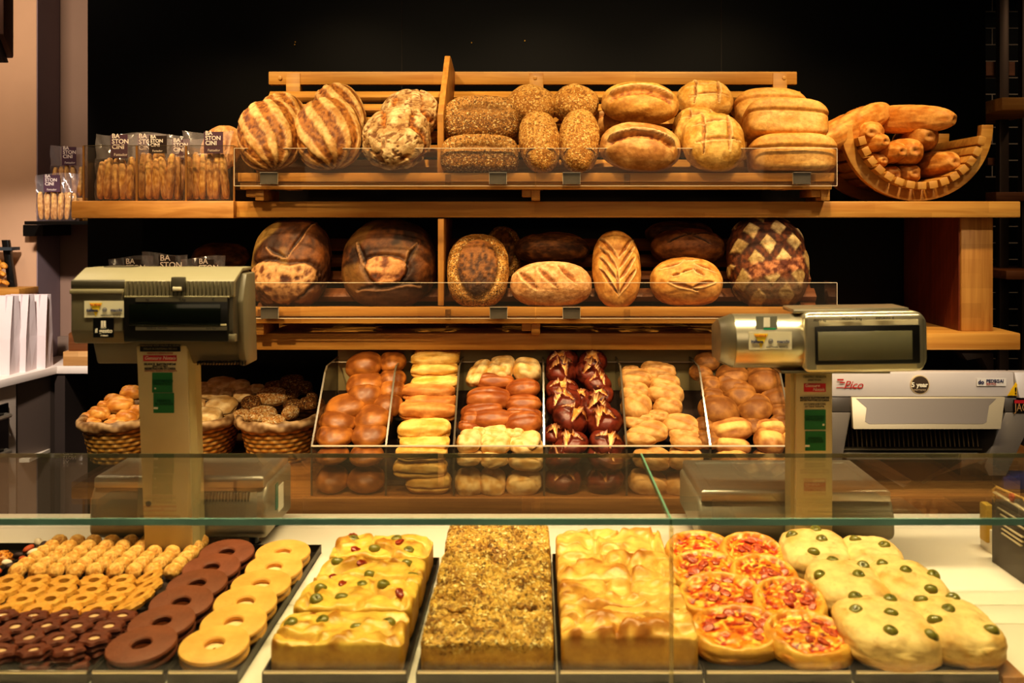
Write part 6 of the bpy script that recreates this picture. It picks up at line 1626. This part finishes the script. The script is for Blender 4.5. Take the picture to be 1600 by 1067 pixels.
M().tube([(xa + .002, 1.815, zq - .004), (xa, 1.82, zq + .018), (xa + .004, 1.815, zq + .024), (xa + .006, 1.72, zq + .030), (xa + .008, 1.665, zq + .010), (xa + .008, 1.662, zq - .004)], .0022, 8).build('cord_handle', mat('gold_cord', '#c29a52', rough=.5), bx, smooth=True)
t = thing('folded_card', 'small white folded card with yellow spine standing beside the printed box', 'card', (PX(1542, 1.9), 1.9, ZC))
M().box(PX(1537, 1.88), PX(1550, 1.88), 1.87, 1.90, ZC + .018, PZ(787, 1.88)).build('yellow_spine', mat('card_yellow', '#c9a23e', rough=.5), t, bevel=.004)
M().box(PX(1535, 1.9), PX(1549, 1.9), 1.86, 1.91, ZC, ZC + .045).build('white_card', WHITE, t, bevel=.001)
t = thing('small_carton', 'small blue and brown carton on the wooden worktop beside the slicer', 'carton', (PX(1590, 2.6), 2.62, ZW))
t.location.y = 2.74
M().box(PX(1563, 2.75), PX(1650, 2.75), 2.73, 2.80, ZW + .0, PZ(765, 2.73)).build('brown_part', mat('carton_brown', '#4a2a18', rough=.5), t, bevel=.002)
M().box(PX(1563, 2.75), PX(1650, 2.75), 2.73, 2.80, PZ(764.5, 2.73), PZ(745, 2.73)).build('blue_part', mat('carton_blue', '#20286e', rough=.4), t, bevel=.002)
# ================================================================== light
def area(name, loc, target, size, power, col, sy=None, spread=math.pi):
    l = bpy.data.lights.new(name, 'AREA'); l.energy = power; l.color = col; l.size = size
    if sy: l.shape = 'RECTANGLE'; l.size_y = sy
    l.spread = spread
    o = bpy.data.objects.new(name, l); COL.objects.link(o); o.location = loc
    o.rotation_euler = (Vector(target) - Vector(loc)).to_track_quat('-Z', 'Y').to_euler(); return o
def spot(name, loc, target, power, col, ang=60, blend=.6, rad=.05):
    l = bpy.data.lights.new(name, 'SPOT'); l.energy = power; l.color = col; l.spot_size = R(ang); l.spot_blend = blend; l.shadow_soft_size = rad
    o = bpy.data.objects.new(name, l); COL.objects.link(o); o.location = loc
    o.rotation_euler = (Vector(target) - Vector(loc)).to_track_quat('-Z', 'Y').to_euler(); return o
WARM = (1., .73, .40)
for i, x in enumerate((-.85, 0., .85)):
    spot('overhead_spot', (x, 2.3, 2.98), (x * .8, 3.05, 1.75), 95, WARM, 60, .7, .035)
spot('overhead_spot', (1.35, 2.3, 2.95), (1.15, 3.1, 1.7), 60, WARM, 50, .7, .035)
spot('overhead_spot', (-1.35, 2.0, 2.95), (-1.15, 3.05, 1.65), 90, WARM, 50, .7, .035)
spot('overhead_spot', (-1.1, .9, 2.8), (-.86, 3.0, 1.0), 150, WARM, 30, .7, .03)  # extra spot added to brighten the basket rolls
for x in (-.45, .1, .65):
    spot('overhead_spot', (x, 1.9, 2.95), (x * .95, 2.82, 1.0), 36, WARM, 44, .7, .025)
    spot('overhead_spot', (x, 1.3, 2.95), (x * .95, 2.85, 1.05), 16, WARM, 40, .7, .03)
spot('overhead_spot', (1.3, 1.3, 2.95), (1.15, 2.75, 1.05), 95, (1., .88, .78), 45, .7, .06)
area('tray_overhead_fill', (0, 1.55, 2.6), (0, 1.58, .97), 2.4, 38, (1., .80, .49), .08, R(110))  # general light added overhead, in place of lamps inside the case
area('room_fill', (0, -.6, 2.4), (0, 2.6, 1.3), 3.0, 13, (1., .77, .48), 1.2)
area('side_room_fill', (-2.25, 3.3, 3.0), (-2.2, 4.5, 1.4), .6, 27, (1., .79, .60), .3)  # area light added to lift the dark side room, no fitting known
spot('side_room_bag_fill', (-1.72, 2.8, 2.5), (-2.15, 4.3, 1.05), 230, (1., .84, .72), 46, .8, .06)  # second added light, brightens the paper bags and side counter
spot('overhead_spot', (2.4, 3.0, 2.95), (2.1, 3.9, 1.5), 26, (1., .75, .5), 70, .8, .05)  # weak spot added so the tiles and shelves are less dark
w = bpy.data.worlds.new('World'); sc.world = w; w.use_nodes = True
w.node_tree.nodes['Background'].inputs['Color'].default_value = (1., .75, .5, 1); w.node_tree.nodes['Background'].inputs['Strength'].default_value = .012

# ================================================================== camera
cam = bpy.data.cameras.new('camera'); co = bpy.data.objects.new('camera', cam); COL.objects.link(co)
co.location = (0, 0, EYE); co.rotation_euler = (math.pi / 2, 0, 0)
cam.sensor_width = 36; cam.lens = F / 1600 * 36
cam.shift_x = (800 - VX) / 1600; cam.shift_y = -(533.5 - VY) / 1600
cam.clip_start = .05
cam.dof.use_dof = True; cam.dof.focus_distance = 2.95; cam.dof.aperture_fstop = 6.5
sc.camera = co
sc.view_settings.view_transform = 'Standard'
sc.view_settings.look = 'Medium High Contrast'
sc.view_settings.exposure = -0.2
try:
    sc.cycles.use_denoising = True
    sc.cycles.max_bounces = 8; sc.cycles.transparent_max_bounces = 20
    sc.cycles.caustics_reflective = False; sc.cycles.caustics_refractive = False
except Exception: pass
